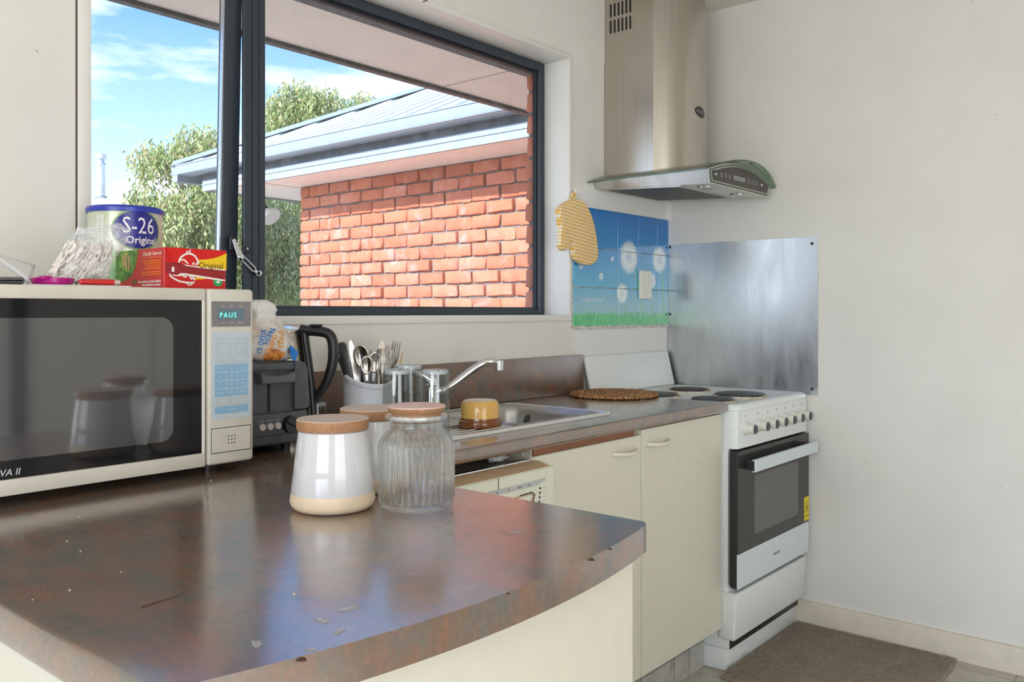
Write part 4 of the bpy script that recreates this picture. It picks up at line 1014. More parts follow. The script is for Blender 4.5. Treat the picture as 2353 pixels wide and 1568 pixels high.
    for i in range(6):
        y = 1.857 - i * .0176
        for zc_ in (2.363, 2.300):
            MB().prism([(2.7989, y + a, zc_ + b) for a, b in rrect(.0085, .052, .004, 4)], (-.0008, 0, 0)).build('vent_slot', slot, upr)
    # oval maker's badge on the bow
    xm, cy, Rr = geo; bx = aty(1609, 258, 1.60); 
    def bend(p, lift): 
        th = (p.x - xm) / Rr; return Vector((xm + (Rr + lift) * math.sin(th), cy - (Rr + lift) * math.cos(th), p.z))
    # find bow angle that shows at column 1609
    best = min((abs((CX + FPX * ((Vector((xm + Rr * math.sin(a), cy - Rr * math.cos(a), 0))).dot(RT)) / (Vector((xm + Rr * math.sin(a), cy - Rr * math.cos(a), 0)).dot(FW))) - 1609), a) for a in [R(q * .5) for q in range(0, 110)])[1]
    zc_ = CH + (HY - 258) / FPX * Vector((xm + Rr * math.sin(best), cy - Rr * math.cos(best), 0)).dot(FW)
    m = MB(); c = m.v(bend(Vector((xm + Rr * best, 0, zc_)), .0012)); rg = [m.v(bend(Vector((xm + Rr * best + .036 * math.cos(a), 0, zc_ + .020 * math.sin(a) - .004 * math.cos(a))), .0012)) for a in [2 * math.pi * i / 32 for i in range(32)]]
    for i in range(32): m.f([c, rg[i], rg[(i + 1) % 32]])
    bd = m.build('badge', plain('badge_black', (.02, .018, .016), .3), lowr)
    text('NANOO', .017, plain('badge_silver', (.42, .38, .34), .35, metal=.3), bd, Matrix(((1, 0, 0, xm + Rr * best), (0, 0, -1, 0), (0, 1, 0, zc_), (0, 0, 0, 1))), 'lettering', fn=lambda p: bend(p, .0020))
hood()

# ================================================================== MICROWAVE
ZM = 1.2415
M_MW = plain('microwave_cream', (.62, .58, .50), .42, var=.05, scale=14)
def microwave():
    X0, X1, Y, Z0 = .385, .944, 1.438, .918
    t = thing('microwave', 'cream microwave oven with dark glass door on the bench, left', 'microwave', (.66, 1.65, ZT))
    box('body', (X0 + .004, Y + .022, Z0 + .004), (X1 - .006, 1.868, ZM), M_MW, t, .008, 3)
    for x in (X0 + .06, X1 - .06):
        for y in (Y + .06, 1.82): MB().cyl((x, y, ZT + .0003), (x, y, Z0 + .006), .012, .014, 14).build('foot', M_BLACK, t)
    # door frame: four bars
    xd = .845; gx1, gz0, gz1 = .837, .9435, 1.2205
    d = thing_part('door', t)
    m = MB(); m.box((X0, Y, Z0), (xd - .0015, Y + .022, gz0), .003, 2); m.box((X0, Y, gz1), (xd - .0015, Y + .022, ZM + .001), .003, 2); m.box((gx1, Y, gz0 - .003), (xd - .0015, Y + .022, gz1 + .003), .002, 1); m.box((X0, Y, gz0 - .003), (X0 + .02, Y + .022, gz1 + .003), .002, 1)
    d = m.build('door', M_MW, t)
    gl = Mt('microwave_glass').set(Roughness=.045, Base_Color=(.012, .012, .014), IOR=1.62); gl = gl.m
    g = box('door_glass', (X0 + .018, Y + .003, gz0 - .002), (gx1 + .001, Y + .010, gz1 + .002), gl, d)
    sc = Mt('door_screen').set(Roughness=.05, IOR=2.5)
    vv = sc.n('ShaderNodeTexVoronoi'); vv.inputs['Scale'].default_value = 900; sc.L.new(sc.coords(), vv.inputs['Vector'])
    sc.color(sc.mix(sc.ramp(vv.outputs['Distance'], ((.2, 0), (.45, 1))), (.034, .034, .038), (.060, .060, .066)))
    zs = [(p[0], p[1]) for p in rrect(.42, .218, .022, 6)]
    MB().prism([(.572 + a, Y + .0029, 1.0785 + .003 + b) for a, b in zs], (0, -.0004, 0)).build('door_screen', sc.m, d)
    text('VA II', .0145, plain('silver_print', (.55, .55, .55), .4), d, frame_front(.5165, Y + .0026, .9535), 'lettering', shear=.2, bold=.0001)
    # control side
    cp = box('control_panel', (xd + .0015, Y, Z0), (X1, Y + .022, ZM + .001), M_MW, t, .007, 4)
    def onface(px, py): return aty(px, py, Y - .0003)
    def plate(name, p0, p1, mat, par, d0=.0006, bev=0): 
        a, b = onface(*p0), onface(*p1); return MB().box((min(a.x, b.x), Y - d0, min(a.z, b.z)), (max(a.x, b.x), Y + .001, max(a.z, b.z)), bev).build(name, mat, par)
    gp_ = plate('display_panel', (486, 692.5), (576, 750), plain('panel_grey', (.205, .195, .205), .4), cp)
    dsp = plate('display', (501, 711), (560, 734), plain('display_glass', (.13, .19, .24), .15), gp_, .0010)
    p = onface(517, 725); 
    segfont = emit('display_green', (.10, .95, .62), 1.3)
    text('PAUS', .0135, segfont, dsp, frame_front(p.x + .006, Y - .0012, p.z), 'lettering', depth=.0001, sx=.9, spacing=1.35)
    lp = plain('panel_lettering', (.55, .54, .54), .5)
    for px, py, s in ((513, 704, 'AUTO'), (531, 704, 'AUTO'), (552, 704.5, 'TIME'), (513, 742, 'DEF'), (532, 742, 'COOK'), (552, 742, 'POWER')): q = onface(px, py); text(s, .0032, lp, gp_, frame_front(q.x, Y - .0008, q.z), 'lettering')
    pale = plain('keypad_pale', (.50, .56, .60), .35, var=.03); mid = plain('keypad_grey', (.46, .51, .53), .35, var=.03); blu = plain('keypad_blue', (.24, .42, .58), .35, var=.06); wt = plain('keypad_print', (.70, .76, .80), .5)
    kp = plate('keypad', (486, 763.5), (576, 957), pale, cp, .0005)
    a, b = onface(486, 763), onface(576, 957); fx = lambda u: a.x + (b.x - a.x) * u; fz = lambda v: a.z + (b.z - a.z) * v
    def key(u0, u1, v0, v1, mat, s, sz=.0042):
        k = MB().box((fx(u0), Y - .0011, fz(v1)), (fx(u1), Y, fz(v0)), .0003, 1).build('key', mat, kp)
        if s: text(s, sz, wt, k, frame_front((fx(u0) + fx(u1)) / 2, Y - .0013, (fz(v0) + fz(v1)) / 2), 'lettering', depth=.00005)
    for i, s in enumerate(('LOW', 'MEDIUM', 'ROAST', 'HIGH')): key(.08 + i * .215, .08 + (i + 1) * .215 - .01, .07, .145, mid, s, .0034)
    for r_, row in enumerate((('INSTANT\nCOOK', 'SENSOR\nREHEAT'), ('ADD\nMIN', 'AUTO WEIGHT\nDEFROST'))):
        for i, s in enumerate(row): key(.08 + i * .43, .08 + (i + 1) * .43 - .01, .16 + r_ * .105, .255 + r_ * .105, mid, s, .0032)
    for r_, row in enumerate((('1', '2', '3'), ('4', '5', '6'), ('7', '8', '9'), ('POWER', '0', 'CLOCK'))):
        for i, s in enumerate(row): key(.07 + i * .288, .07 + (i + 1) * .288 - .012, .375 + r_ * .094, .375 + (r_ + 1) * .094 - .010, blu, s, .0062 if len(s) == 1 else .0038)
    key(.08, .50, .755, .845, mid, 'STOP\nCLEAR', .0036); key(.51, .93, .755, .845, mid, 'TIMER', .0036); key(.07, .93, .855, .935, blu, 'START', .0046)
    # door release button with speaker holes
    a2, b2 = onface(485.5, 986), onface(576, 1032); MB().box((a2.x, Y - .0003, b2.z), (b2.x, Y + .001, a2.z)).build('button_gap', M_DARK, cp)
    bt = MB().box((a2.x + .0012, Y - .0016, b2.z + .0012), (b2.x - .0012, Y + .001, a2.z - .0012), .0008, 1).build('door_button', M_MW, cp)
    for i in range(3):
        for j in range(3): c = Vector(((a2.x + b2.x) / 2 + (i - 1) * .0065, 0, (a2.z + b2.z) / 2 + (j - 1) * .0065)); MB().cyl((c.x, Y - .0019, c.z), (c.x, Y - .0010, c.z), .0013, seg=8).build('hole', M_DARK, bt)
def thing_part(name, t): return None
microwave()

# ================================================================== ON TOP OF THE MICROWAVE
ZTOP = ZM + .0012
def tin():
    c = Vector((.858, 1.775, ZTOP)); r = .0735; H = .172
    t = thing('formula_tin', 'white and green baby formula tin with a blue plastic lid', 'tin', c)
    mt = Mt('tin_wrap').set(Roughness=.25, Metallic=.1)
    sp = mt.n('ShaderNodeSeparateXYZ'); mt.L.new(mt.coords(), sp.inputs[0])
    wav = mt.math('ADD', sp.outputs[2], mt.math('MULTIPLY', sp.outputs[0], .9))
    mt.color(mt.ramp(mt.math('DIVIDE', wav, .24), ((.0, (.10, .26, .06)), (.16, (.22, .40, .12)), (.20, (.70, .72, .64)), (.52, (.52, .58, .38)), (.72, (.62, .64, .50)), (.9, (.72, .72, .68)))))
    MB().lathe([(0, 0), (r - .003, 0), (r, .002), (r, .005), (r - .002, .006), (r - .002, H - .012), (r, H - .010)], c, 64).build('can', mt.m, t)
    MB().lathe([(r - .001, H - .012), (r + .0015, H - .012), (r + .002, H - .004), (r - .001, H), (r - .004, H + .001), (r - .007, H - .003), (0, H - .003)], c, 64).build('lid', plain('lid_blue', (.025, .045, .42), .3, var=.04), t)
    # label oval bent round the can, turned towards the photographer's right
    th0 = math.atan2(-c.y, -c.x) + R(20)
    def bend(u, v, lift=.0003): a = th0 + u / r; return Vector((c.x + (r - .002 + lift) * math.cos(a), c.y + (r - .002 + lift) * math.sin(a), v))
    zc = ZTOP + .1235
    def oval(a_, b_, mat, name, lift, par):
        m = MB(); N = 40; rings = []
        for k in range(1, 7): rings.append([m.v(bend(a_ * k / 6 * math.cos(q), zc + b_ * k / 6 * math.sin(q), lift)) for q in [2 * math.pi * i / N for i in range(N)]])
        cc = m.v(bend(0, zc, lift))
        for i in range(N): m.f([cc, rings[0][i], rings[0][(i + 1) % N]])
        for A, B in zip(rings[:-1], rings[1:]):
            for i in range(N): m.f([A[i], A[(i + 1) % N], B[(i + 1) % N], B[i]])
        return m.build(name, mat, par)
    lb = oval(.0535, .0415, plain('oval_green', (.25, .40, .14), .3), 'label_rim', .0003, t); ov = oval(.050, .0380, plain('oval_blue', (.020, .022, .25), .25, var=.05), 'label_oval', .0006, lb)
    wh = plain('label_white', (.85, .85, .85), .4); fnb = lambda p: bend(p.x, p.z, .0010)
    Mx = lambda u, z: Matrix(((1, 0, 0, u), (0, 0, -1, 0), (0, 1, 0, z), (0, 0, 0, 1)))
    text('S-26', .047, wh, ov, Mx(.002, zc + .007), 'lettering', sx=.82, fn=fnb); text('Original', .0205, wh, ov, Mx(.008, zc - .0215), 'lettering', fn=fnb, bold=.0004)
    # small print panel at the left edge
    m = MB(); q = [bend(-.085, ZTOP + .09, .0004), bend(-.068, ZTOP + .09, .0004), bend(-.068, ZTOP + .152, .0004), bend(-.085, ZTOP + .152, .0004)]
    m.poly(q); pn = m.build('barcode_panel', plain('panel_white', (.75, .75, .72), .4), t)
    for k in range(9): text('nutrition facts per serve', .0016, plain('tiny_print', (.2, .2, .2), .6) if k == 0 else bpy.data.materials['tiny_print'], pn, Mx(-.0765, ZTOP + .094 + k * .0062), 'lettering', fn=lambda p: bend(p.x, p.z, .0007))
tin()
def tea_box():
    X0, X1, Y0, Y1, Z0, Z1 = .797, .922, 1.500, 1.688, ZTOP, ZTOP + .0755
    t = thing('tea_box', 'opened red and yellow tea bag carton in front of the formula tin', 'box', ((X0 + X1) / 2, 1.59, Z0))
    red = plain('carton_red', (.58, .012, .012), .35, var=.04); red2 = plain('carton_red_print', (.66, .010, .008), .32, var=.03); dk = plain('carton_shade_red', (.30, .012, .015), .5)  # darkest red puts the shade below the flap into the colour
    yel = plain('carton_yellow', (.85, .55, .01), .35, var=.02); wh = plain('carton_white', (.84, .80, .76), .4); grn = plain('carton_green', (.03, .34, .10), .4)
    box('carton', (X0, Y0, Z0), (X1, Y1, Z1), red, t, .001, 1)
    # flap standing slightly proud of the front with a torn strip below it
    y = Y0 - .0004; W = X1 - X0; fx = lambda u: X0 + W * u; fz = lambda v: Z0 + (Z1 - Z0) * v
    def sh(pts, mat, name, par, lift=.0004): return MB().prism([(fx(u), y - lift, fz(v)) for u, v in pts], (0, lift + .0006, 0)).build(name, mat, par, smooth=False)
    fl = sh([(.02, 1.0), (.99, 1.0), (1.0, .50), (.55, .55), (.30, .60), (.27, .63), (.09, .64), (.07, .83)], red2, 'front_flap', t, .0022)
    arc = [(.53 + .47 * i / 8, .735 + .20 * (i / 8) ** 2) for i in range(9)]
    sh([(.99, .50), (.53, .545)] + arc, yel, 'yellow_swoosh', fl, .0027)
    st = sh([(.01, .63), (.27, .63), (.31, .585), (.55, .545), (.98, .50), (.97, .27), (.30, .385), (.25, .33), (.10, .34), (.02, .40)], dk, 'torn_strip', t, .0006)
    sh([(.27, .63), (.31, .595), (.55, .555), (.99, .51), (.985, .485), (.55, .53), (.33, .565)], wh, 'torn_edge', st, .0028)
    sh([(.10, .345), (.20, .335), (.25, .385), (.32, .385), (.98, .255), (.985, .225), (.90, .225), (.30, .345), (.24, .31), (.14, .315)], wh, 'torn_edge', st, .0012)
    sh([(.11, .53), (.15, .53), (.15, .41), (.11, .41)], wh, 'glue_spot', st, .0009)
    # bell emblem: two strokes, dome above the tear, rim below it
    def stroke(pts, w_, par, lift, mat=wh): return MB().tube([(fx(u), y - lift, fz(v)) for u, v in pts], w_, 6, flat=((0, 1, 0), .12)).build('emblem_stroke', mat, par)
    stroke([(.215, .64), (.22, .70), (.25, .78), (.30, .84), (.36, .875), (.42, .865), (.47, .82), (.505, .74), (.53, .63)], .0020, fl, .0026)
    stroke([(.24, .70), (.29, .72), (.33, .67), (.36, .62)], .0017, fl, .0026); stroke([(.33, .87), (.34, .92), (.38, .93), (.405, .885)], .0013, fl, .0026); stroke([(.385, .92), (.40, .99)], .0009, fl, .0026)
    stroke([(.44, .60), (.45, .66)], .0022, fl, .0026); stroke([(.49, .59), (.50, .65)], .0022, fl, .0026)
    stroke([(.075, .36), (.09, .30), (.15, .24), (.23, .185), (.32, .16), (.42, .155), (.47, .165)], .0018, t, .0008); stroke([(.35, .135), (.37, .10), (.41, .095), (.435, .125)], .0012, t, .0008)
    stroke([(.27, .36), (.30, .30), (.35, .31)], .0018, t, .0014); stroke([(.39, .335), (.41, .27), (.43, .24)], .0020, t, .0014); stroke([(.44, .32), (.46, .25), (.48, .225)], .0020, t, .0014)
    text('Original', .0160, plain('carton_ink', (.08, .04, .01), .5), fl, frame_front(fx(.735), y - .0030, fz(.592)), 'lettering', depth=.0001)
    sh([(.49, .355), (.49, .245), (.60, .25), (.74, .285)], yel, 'yellow_swoosh', t, .0005)
    sh([(.86 + .075 * math.cos(a), .185 + .105 * math.sin(a)) for a in [2 * math.pi * i / 24 for i in range(24)]], grn, 'green_seal', t, .0008); sh([(.835, .215), (.885, .215), (.88, .165), (.84, .165)], wh, 'seal_cup', t, .0011)
    # long side: text panel and tea garden picture
    x = X0 - .0003; L = Y1 - Y0
    def side(pts, mat, name, lift=.0003): return MB().prism([(x - lift, Y0 + L * u, Z0 + (Z1 - Z0) * v) for u, v in pts], (lift + .0004, 0, 0)).build(name, mat, t, smooth=False)
    leafy = Mt('tea_leaf_print').set(Roughness=.4); v = leafy.coords(); leafy.color(leafy.ramp(leafy.noise(v, 55, 5, .65, 1.5), ((.32, (.012, .06, .008)), (.48, (.06, .22, .02)), (.6, (.22, .40, .05)), (.72, (.55, .60, .12)))))
    pic = [(.995, .995), (.52, .995), (.54, .80), (.58, .55), (.66, .35), (.80, .22), (.995, .17)]
    side(pic, leafy.m, 'picture_panel')
    hand = plain('hand_print', (.62, .30, .18), .5, var=.1)
    for u, v0, v1 in ((.80, .95, .52), (.74, .90, .48), (.86, .9, .58)): side([(u, v0), (u - .03, v0 - .02), (u - .045, v1 + .08), (u - .035, v1), (u - .015, v1 + .03)], hand, 'picture_hand', .0005)
    org = plain('carton_orange', (.90, .30, .02), .4)
    fr = lambda u, v: frame_left(x - .0005, Y0 + L * u, Z0 + (Z1 - Z0) * v)
    text('Ethically Sourced', .0105, plain('carton_cream', (.85, .68, .52), .4), t, fr(.05, .87), 'lettering', align='RIGHT', shear=.15, sx=.95)
    side([(.05, .785), (.46, .785), (.46, .775), (.05, .775)], org, 'rule')
    for vv, tx in ((.70, 'All our teas are responsibly sourced to support'), (.64, 'and improve sustainable livelihoods of the'), (.575, 'Ethical Tea Partnership - working with'), (.51, 'working together for a thriving tea industry'), (.42, 'The Partnership ensures tea communities and leaf'), (.36, 'and the workers who pick it for all of the world')):
        text(tx, .0046, org, t, fr(.06, vv), 'lettering', align='RIGHT', sx=.80)
    for vv, tx in ((.185, "Our promise is to be New Zealand's"), (.105, 'most sustainable tea company.')): text(tx, .0064, wh, t, fr(.06, vv), 'lettering', align='RIGHT', sx=.9, bold=.00012)
    text('ethical tea\npartnership', .0052, grn, t, fr(.60, .20), 'lettering', sx=.9)
tea_box()
# loose cotton buds in a clear zip bag
def cotton():
    p = lambda px, py, y: aty(px, py, y)
    yb = 1.545
    O = [(108, 652), (112, 628), (135, 590), (162, 545), (190, 524), (235, 517), (275, 513), (300, 530), (292, 556), (268, 592), (252, 630), (246, 652)]
    c = p(185, 600, yb); base = (c.x, yb, ZTOP + .002)
    t = tag_bag = thing('zip_bag', 'clear zip bag bulging with cotton buds beside the formula tin', 'plastic bag', base)
    pts = [p(a, b, yb) for a, b in O]
    m = MB(); cen = p(200, 590, yb); rings = []
    for side_, n_ in ((-1, 6), (1, 6)):
        for k in range(n_ + 1):
            f = 1 - k / n_; h = .036 * math.sqrt(max(0, 1 - f * f)) * side_
            rings.append((side_, k, [cen + (q - cen) * f + Vector((0, h * (1 - .55 * max(0, (q.z - cen.z) / .06) * f), 0)) for q in pts]))
    front = [r[2] for r in rings if r[0] == -1]; back = [r[2] for r in rings if r[0] == 1]
    rnd = random.Random(4)
    for ring_set in (front, back):
        prev = None
        for k, rg in enumerate(ring_set):
            cur = [m.v(q + Vector((rnd.uniform(-.0015, .0015), rnd.uniform(-.002, .002), max(0, rnd.uniform(-.0015, .0015))))) for q in rg] if k < len(ring_set) - 1 else [m.v(rg[0])]
            if prev:
                for i in range(len(pts)):
                    j = (i + 1) % len(pts)
                    if len(cur) == 1: m.f([prev[i], prev[j], cur[0]])
                    else: m.f([prev[i], prev[j], cur[j], cur[i]])
            prev = cur
    bmesh.ops.subdivide_edges(m.bm, edges=list(m.bm.edges), cuts=1, smooth=.3, use_grid_fill=True)
    for v in m.bm.verts: v.co.z = max(v.co.z, ZTOP + .0025)
    m.build('bag_film', film('bag_film', .26, (.92, .92, .94)), t, angle=70)
    z0, z1 = p(196, 528, yb - .004), p(300, 516, yb - .004)
    MB().tube([p(168, 545, yb - .002), p(200, 527, yb - .004), p(250, 520, yb - .004), p(300, 528, yb - .002)], .0022, 8).build('zip_strip', film('zip_film', .5, (.95, .95, .97)), t)
    MB().prism([p(172, 540, yb + .008), p(178, 521, yb + .008), p(200, 528, yb + .008), p(214, 521, yb + .008), p(206, 536, yb + .008)], (0, .001, 0)).build('bag_lip', film('lip_film', .8, (.93, .93, .95)), t)
    # the buds: tips up in a leaning heap
    b = MB(); rnd = random.Random(12)
    def inside(q):
        n = len(O); r_ = False
        for i in range(n):
            (x1, y1), (x2, y2) = O[i], O[(i + 1) % n]
            if (y1 > q[1]) != (y2 > q[1]) and q[0] < (x2 - x1) * (q[1] - y1) / (y2 - y1) + x1: r_ = not r_
        return r_
    k = 0; tries = 0
    while k < 330 and tries < 20000:
        tries += 1
        px, py = rnd.uniform(125, 268), rnd.uniform(556, 648); yy = yb + rnd.uniform(-.024, .024)
        low = (py - 550) / 100
        ang = R(rnd.gauss(62 - 40 * low, 14)); ln = rnd.uniform(55, 80)
        ax, ay = px - math.cos(ang) * ln * .75, py + math.sin(ang) * ln * .75
        if not (inside((px, py)) and inside((ax, ay)) and ay < 648 and px + .9 * (py - 556) * .2 < 262): continue
        A_, B_ = p(ax, ay, yy), p(px, py, yy + rnd.uniform(-.006, .006)); A_.z = max(A_.z, ZTOP + .006); d = (B_ - A_).normalized()
        b.tube([A_, B_], .0011, 5, cap=False)
        for e, s in ((A_, -1), (B_, 1)): b.tube([e - d * s * .009, e - d * s * .006, e + d * s * .001, e + d * s * .0035], [.0012, .0026, .0027, .0008], 7)
        k += 1
    ob = b.build('cotton_buds', plain('cotton_white', (.80, .74, .68), .9, var=.05, scale=90), base=base)
    tag(ob, 'heap of loose white cotton buds inside the clear zip bag', 'cotton buds', kind='stuff')
cotton()
# papers on the microwave
def papers():
    c = Vector((.62, 1.56, ZTOP))
    lp_ = plain('paper_print', (.30, .30, .36), .8); sheetm = M_PAPER
    t = thing('letter_sheet', 'flat white letter lying under the cotton bud bag', 'paper', c)
    a = [aty(68, 652, 1.50), aty(262, 655, 1.465)]
    m = MB(); m.prism([(.555, 1.47, ZTOP + .0002), (.712, 1.452, ZTOP + .0002), (.755, 1.62, ZTOP + .0002), (.60, 1.66, ZTOP + .0002)], (0, 0, .0014)); m.build('sheet', sheetm, t)
    # curled bundle standing up at the far left
    t2 = thing('curled_papers', 'curled printed papers at the left end of the microwave top', 'paper', (.53, 1.55, ZTOP))
    for k in range(5):
        m = MB(); rows = []; dz = k * .0035
        for i in range(13):
            u = i / 12
            px = -30 + 112 * u - k * 2; py = 578 + 24 * u + 8 * u * u + k * 2.5
            px2 = -30 + 98 * u; py2 = 584 + 66 * u ** 1.3 + k * 1.5
            q0 = aty(px, py, 1.60 + k * .004); q1 = aty(px2, py2, 1.50 + k * .004); q1.z = max(q1.z, ZTOP + .001 + k * .0006); q0.z = max(q0.z, ZTOP + .002 + k * .0006)
            rows.append([q0 + (q1 - q0) * j / 4 + Vector((0, 0, .006 * math.sin(math.pi * j / 4) * (1 - u))) for j in range(5)])
        V = [[m.v(q) for q in r_] for r_ in rows]
        for A, B in zip(V[:-1], V[1:]):
            for j in range(4): m.f([A[j], A[j + 1], B[j + 1], B[j]])
        o = m.build('sheet', sheetm, t2, angle=80)
        md = o.modifiers.new('thickness', 'SOLIDIFY'); md.thickness = .0004
    # dark green folder and grey pouch under the curl
    gm = plain('folder_green', (.03, .10, .04), .4); pm = plain('grey_pouch', (.10, .10, .11), .3, var=.3, scale=40)
    t3 = thing('document_pouch', 'dark glossy pouch with green edge below the curled papers', 'pouch', (.50, 1.50, ZTOP))
    m = MB(); m.box((.40, 1.455, ZTOP + .0003), (.545, 1.58, ZTOP + .012), .005, 3)
    for v in m.bm.verts: v.co.z += .005 * math.sin(v.co.x * 60) * (v.co.z > ZTOP + .006) * (v.co.x < .53)
    m.build('pouch', pm, t3); m = MB(); m.box((.40, 1.50, ZTOP + .0185), (.515, 1.585, ZTOP + .0225), .001, 1); m.build('green_flap', gm, t3)
papers()
def lid_and_lighter():
    a = aty(118, 640, 1.492)
    mg = plain('magenta_plastic', (.42, .004, .20), .22, var=.05)
    t = thing('magenta_lid', 'magenta plastic lid under the cotton bud bag', 'lid', (a.x, 1.495, ZTOP + .0017))
    MB().lathe([(0, 0), (.028, 0), (.031, .003), (.032, .011), (.029, .012), (.027, .006), (0, .006)], (a.x + .006, 1.502, ZTOP + .0017), 40).build('disc', mg, t)
    MB().box((a.x - .022, 1.474, ZTOP + .009), (a.x - .004, 1.494, ZTOP + .016), .003, 2).build('tab', mg, t)
    p0, p1 = aty(240, 651, 1.462), aty(271, 654, 1.448); p0.z = p1.z = ZTOP + .0068
    t = thing('lighter', 'red lighter with silver tip lying in front of the tea carton', 'lighter', (p0.x, p0.y, ZTOP + .0017))
    p0 = Vector((.660, 1.4600, ZTOP + .0072)); p1 = Vector((.690, 1.4545, ZTOP + .0072)); d = (p1 - p0).normalized()
    MB().tube([p0 - d * .03, p0 - d * .027, p1 - d * .010, p1 - d * .006], [.003, .0054, .0054, .0050], 14, flat=((0, 0, 1), .95)).build('body', plain('lighter_red', (.55, .02, .02), .25), t)
    MB().tube([p1 - d * .006, p1 + d * .002, p1 + d * .004], [.0046, .0046, .003], 14).build('tip', plain('lighter_tip', (.60, .50, .40), .3, metal=.5), t)
lid_and_lighter()

# ================================================================== CANISTERS AND JAR
M_CER = plain('white_glaze', (.64, .625, .635), .10, var=.015, scale=20, Coat_Weight=.5)
M_BIS = plain('bare_stoneware', (.72, .57, .40), .55, var=.06, scale=30)
def canister(label, c):
    c = Vector(c); t = thing('canister', label, 'canister', c, group='white canisters with wooden lids')
    rb, rt_, h = .0645, .0515, .120
    rz = lambda z: rb + (rt_ - rb) * max(0, (z - .012)) / (h - .012)
    MB().lathe([(0, .0005), (.048, .0005), (.056, .002), (.0615, .007), (rb, .014), (rz(.0272), .0272)], c, 64).build('stoneware_base', M_BIS, t)
    MB().lathe([(rz(.0272), .0272), (rz(.028) + .0004, .028), (rz(.07) + .0004, .07), (rt_ + .0004, h - .001), (rt_ - .002, h + .001), (rt_ - .006, h), (rt_ - .006, .06), (0, .06)], c, 64).build('glazed_wall', M_CER, t)
    l = MB().lathe([(0, h + .0012), (.0535, h + .0012), (.0545, h + .003), (.0545, h + .0165)], c, 64).build('lid', M_LID, t)
    MB().lathe([(.0545, h + .0165), (.0535, h + .0178), (0, h + .0178)], c, 64).build('lid_top', M_LIDTOP, l)
canister('white canister with wooden lid standing in front, left of the glass jar', (.834, 1.060, ZT))
canister('white canister with wooden lid standing behind the glass jar', (.968, 1.124, ZT))
def jar():
    c = Vector((.9235, .970, ZT)); t = thing('glass_jar', 'ribbed clear glass jar with wooden stopper lid on the peninsula', 'jar', c)
    g = Mt('jar_glass').set(Base_Color=(.985, .995, .99), Roughness=.0, IOR=1.45, Transmission_Weight=1.0)
    tr = g.n('ShaderNodeBsdfTransparent'); tr.inputs[0].default_value = (.985, .995, .992, 1)
    mx = g.n('ShaderNodeMixShader'); mx.inputs[0].default_value = .55; g.L.new(g.b.outputs[0], mx.inputs[1]); g.L.new(tr.outputs[0], mx.inputs[2]); g.L.new(mx.outputs[0], g.o.inputs[0])
    def ribs(r, z, a):
        k = 1 if .014 < z < .118 else 0
        if .094 < z < .118: k = (.118 - z) / .024 * .8 + .2
        return r + .0014 * k * math.cos(36 * a)
    outer = [(0, .0005), (.050, .0005), (.055, .003), (.0575, .008), (.0575, .014), (.0575, .016), (.0578, .05), (.0578, .094), (.0565, .102), (.0520, .110), (.0455, .116), (.0415, .121), (.0405, .128), (.0415, .134), (.0475, .137), (.0482, .1395), (.0475, .142), (.044, .1425)]
    inner = [(.0385, .142), (.0375, .128), (.0385, .121), (.043, .114), (.050, .106), (.0535, .097), (.0542, .05), (.054, .014), (.050, .0085), (0, .0075)]
    MB().lathe(outer + inner, c, 216, ribs).build('jar_glass', g.m, t, angle=60)
    l = MB().lathe([(0, .1355), (.0365, .1355), (.0372, .139), (.0375, .1435), (.0425, .148), (.0448, .1515), (.0455, .154)], c, 56).build('lid', M_LID, t)
    MB().lathe([(.0455, .154), (.045, .1562), (.040, .157), (0, .1572)], c, 56).build('lid_top', wood('jar_lid_top', (.56, .36, .30), (.64, .45, .38), 1, .4), l)
    MB().lathe([(.0372, .1365), (.0386, .1375), (.0386, .1405), (.0373, .1415)], c, 48).build('seal_ring', film('seal', .7, (.85, .87, .85)), t)
jar()

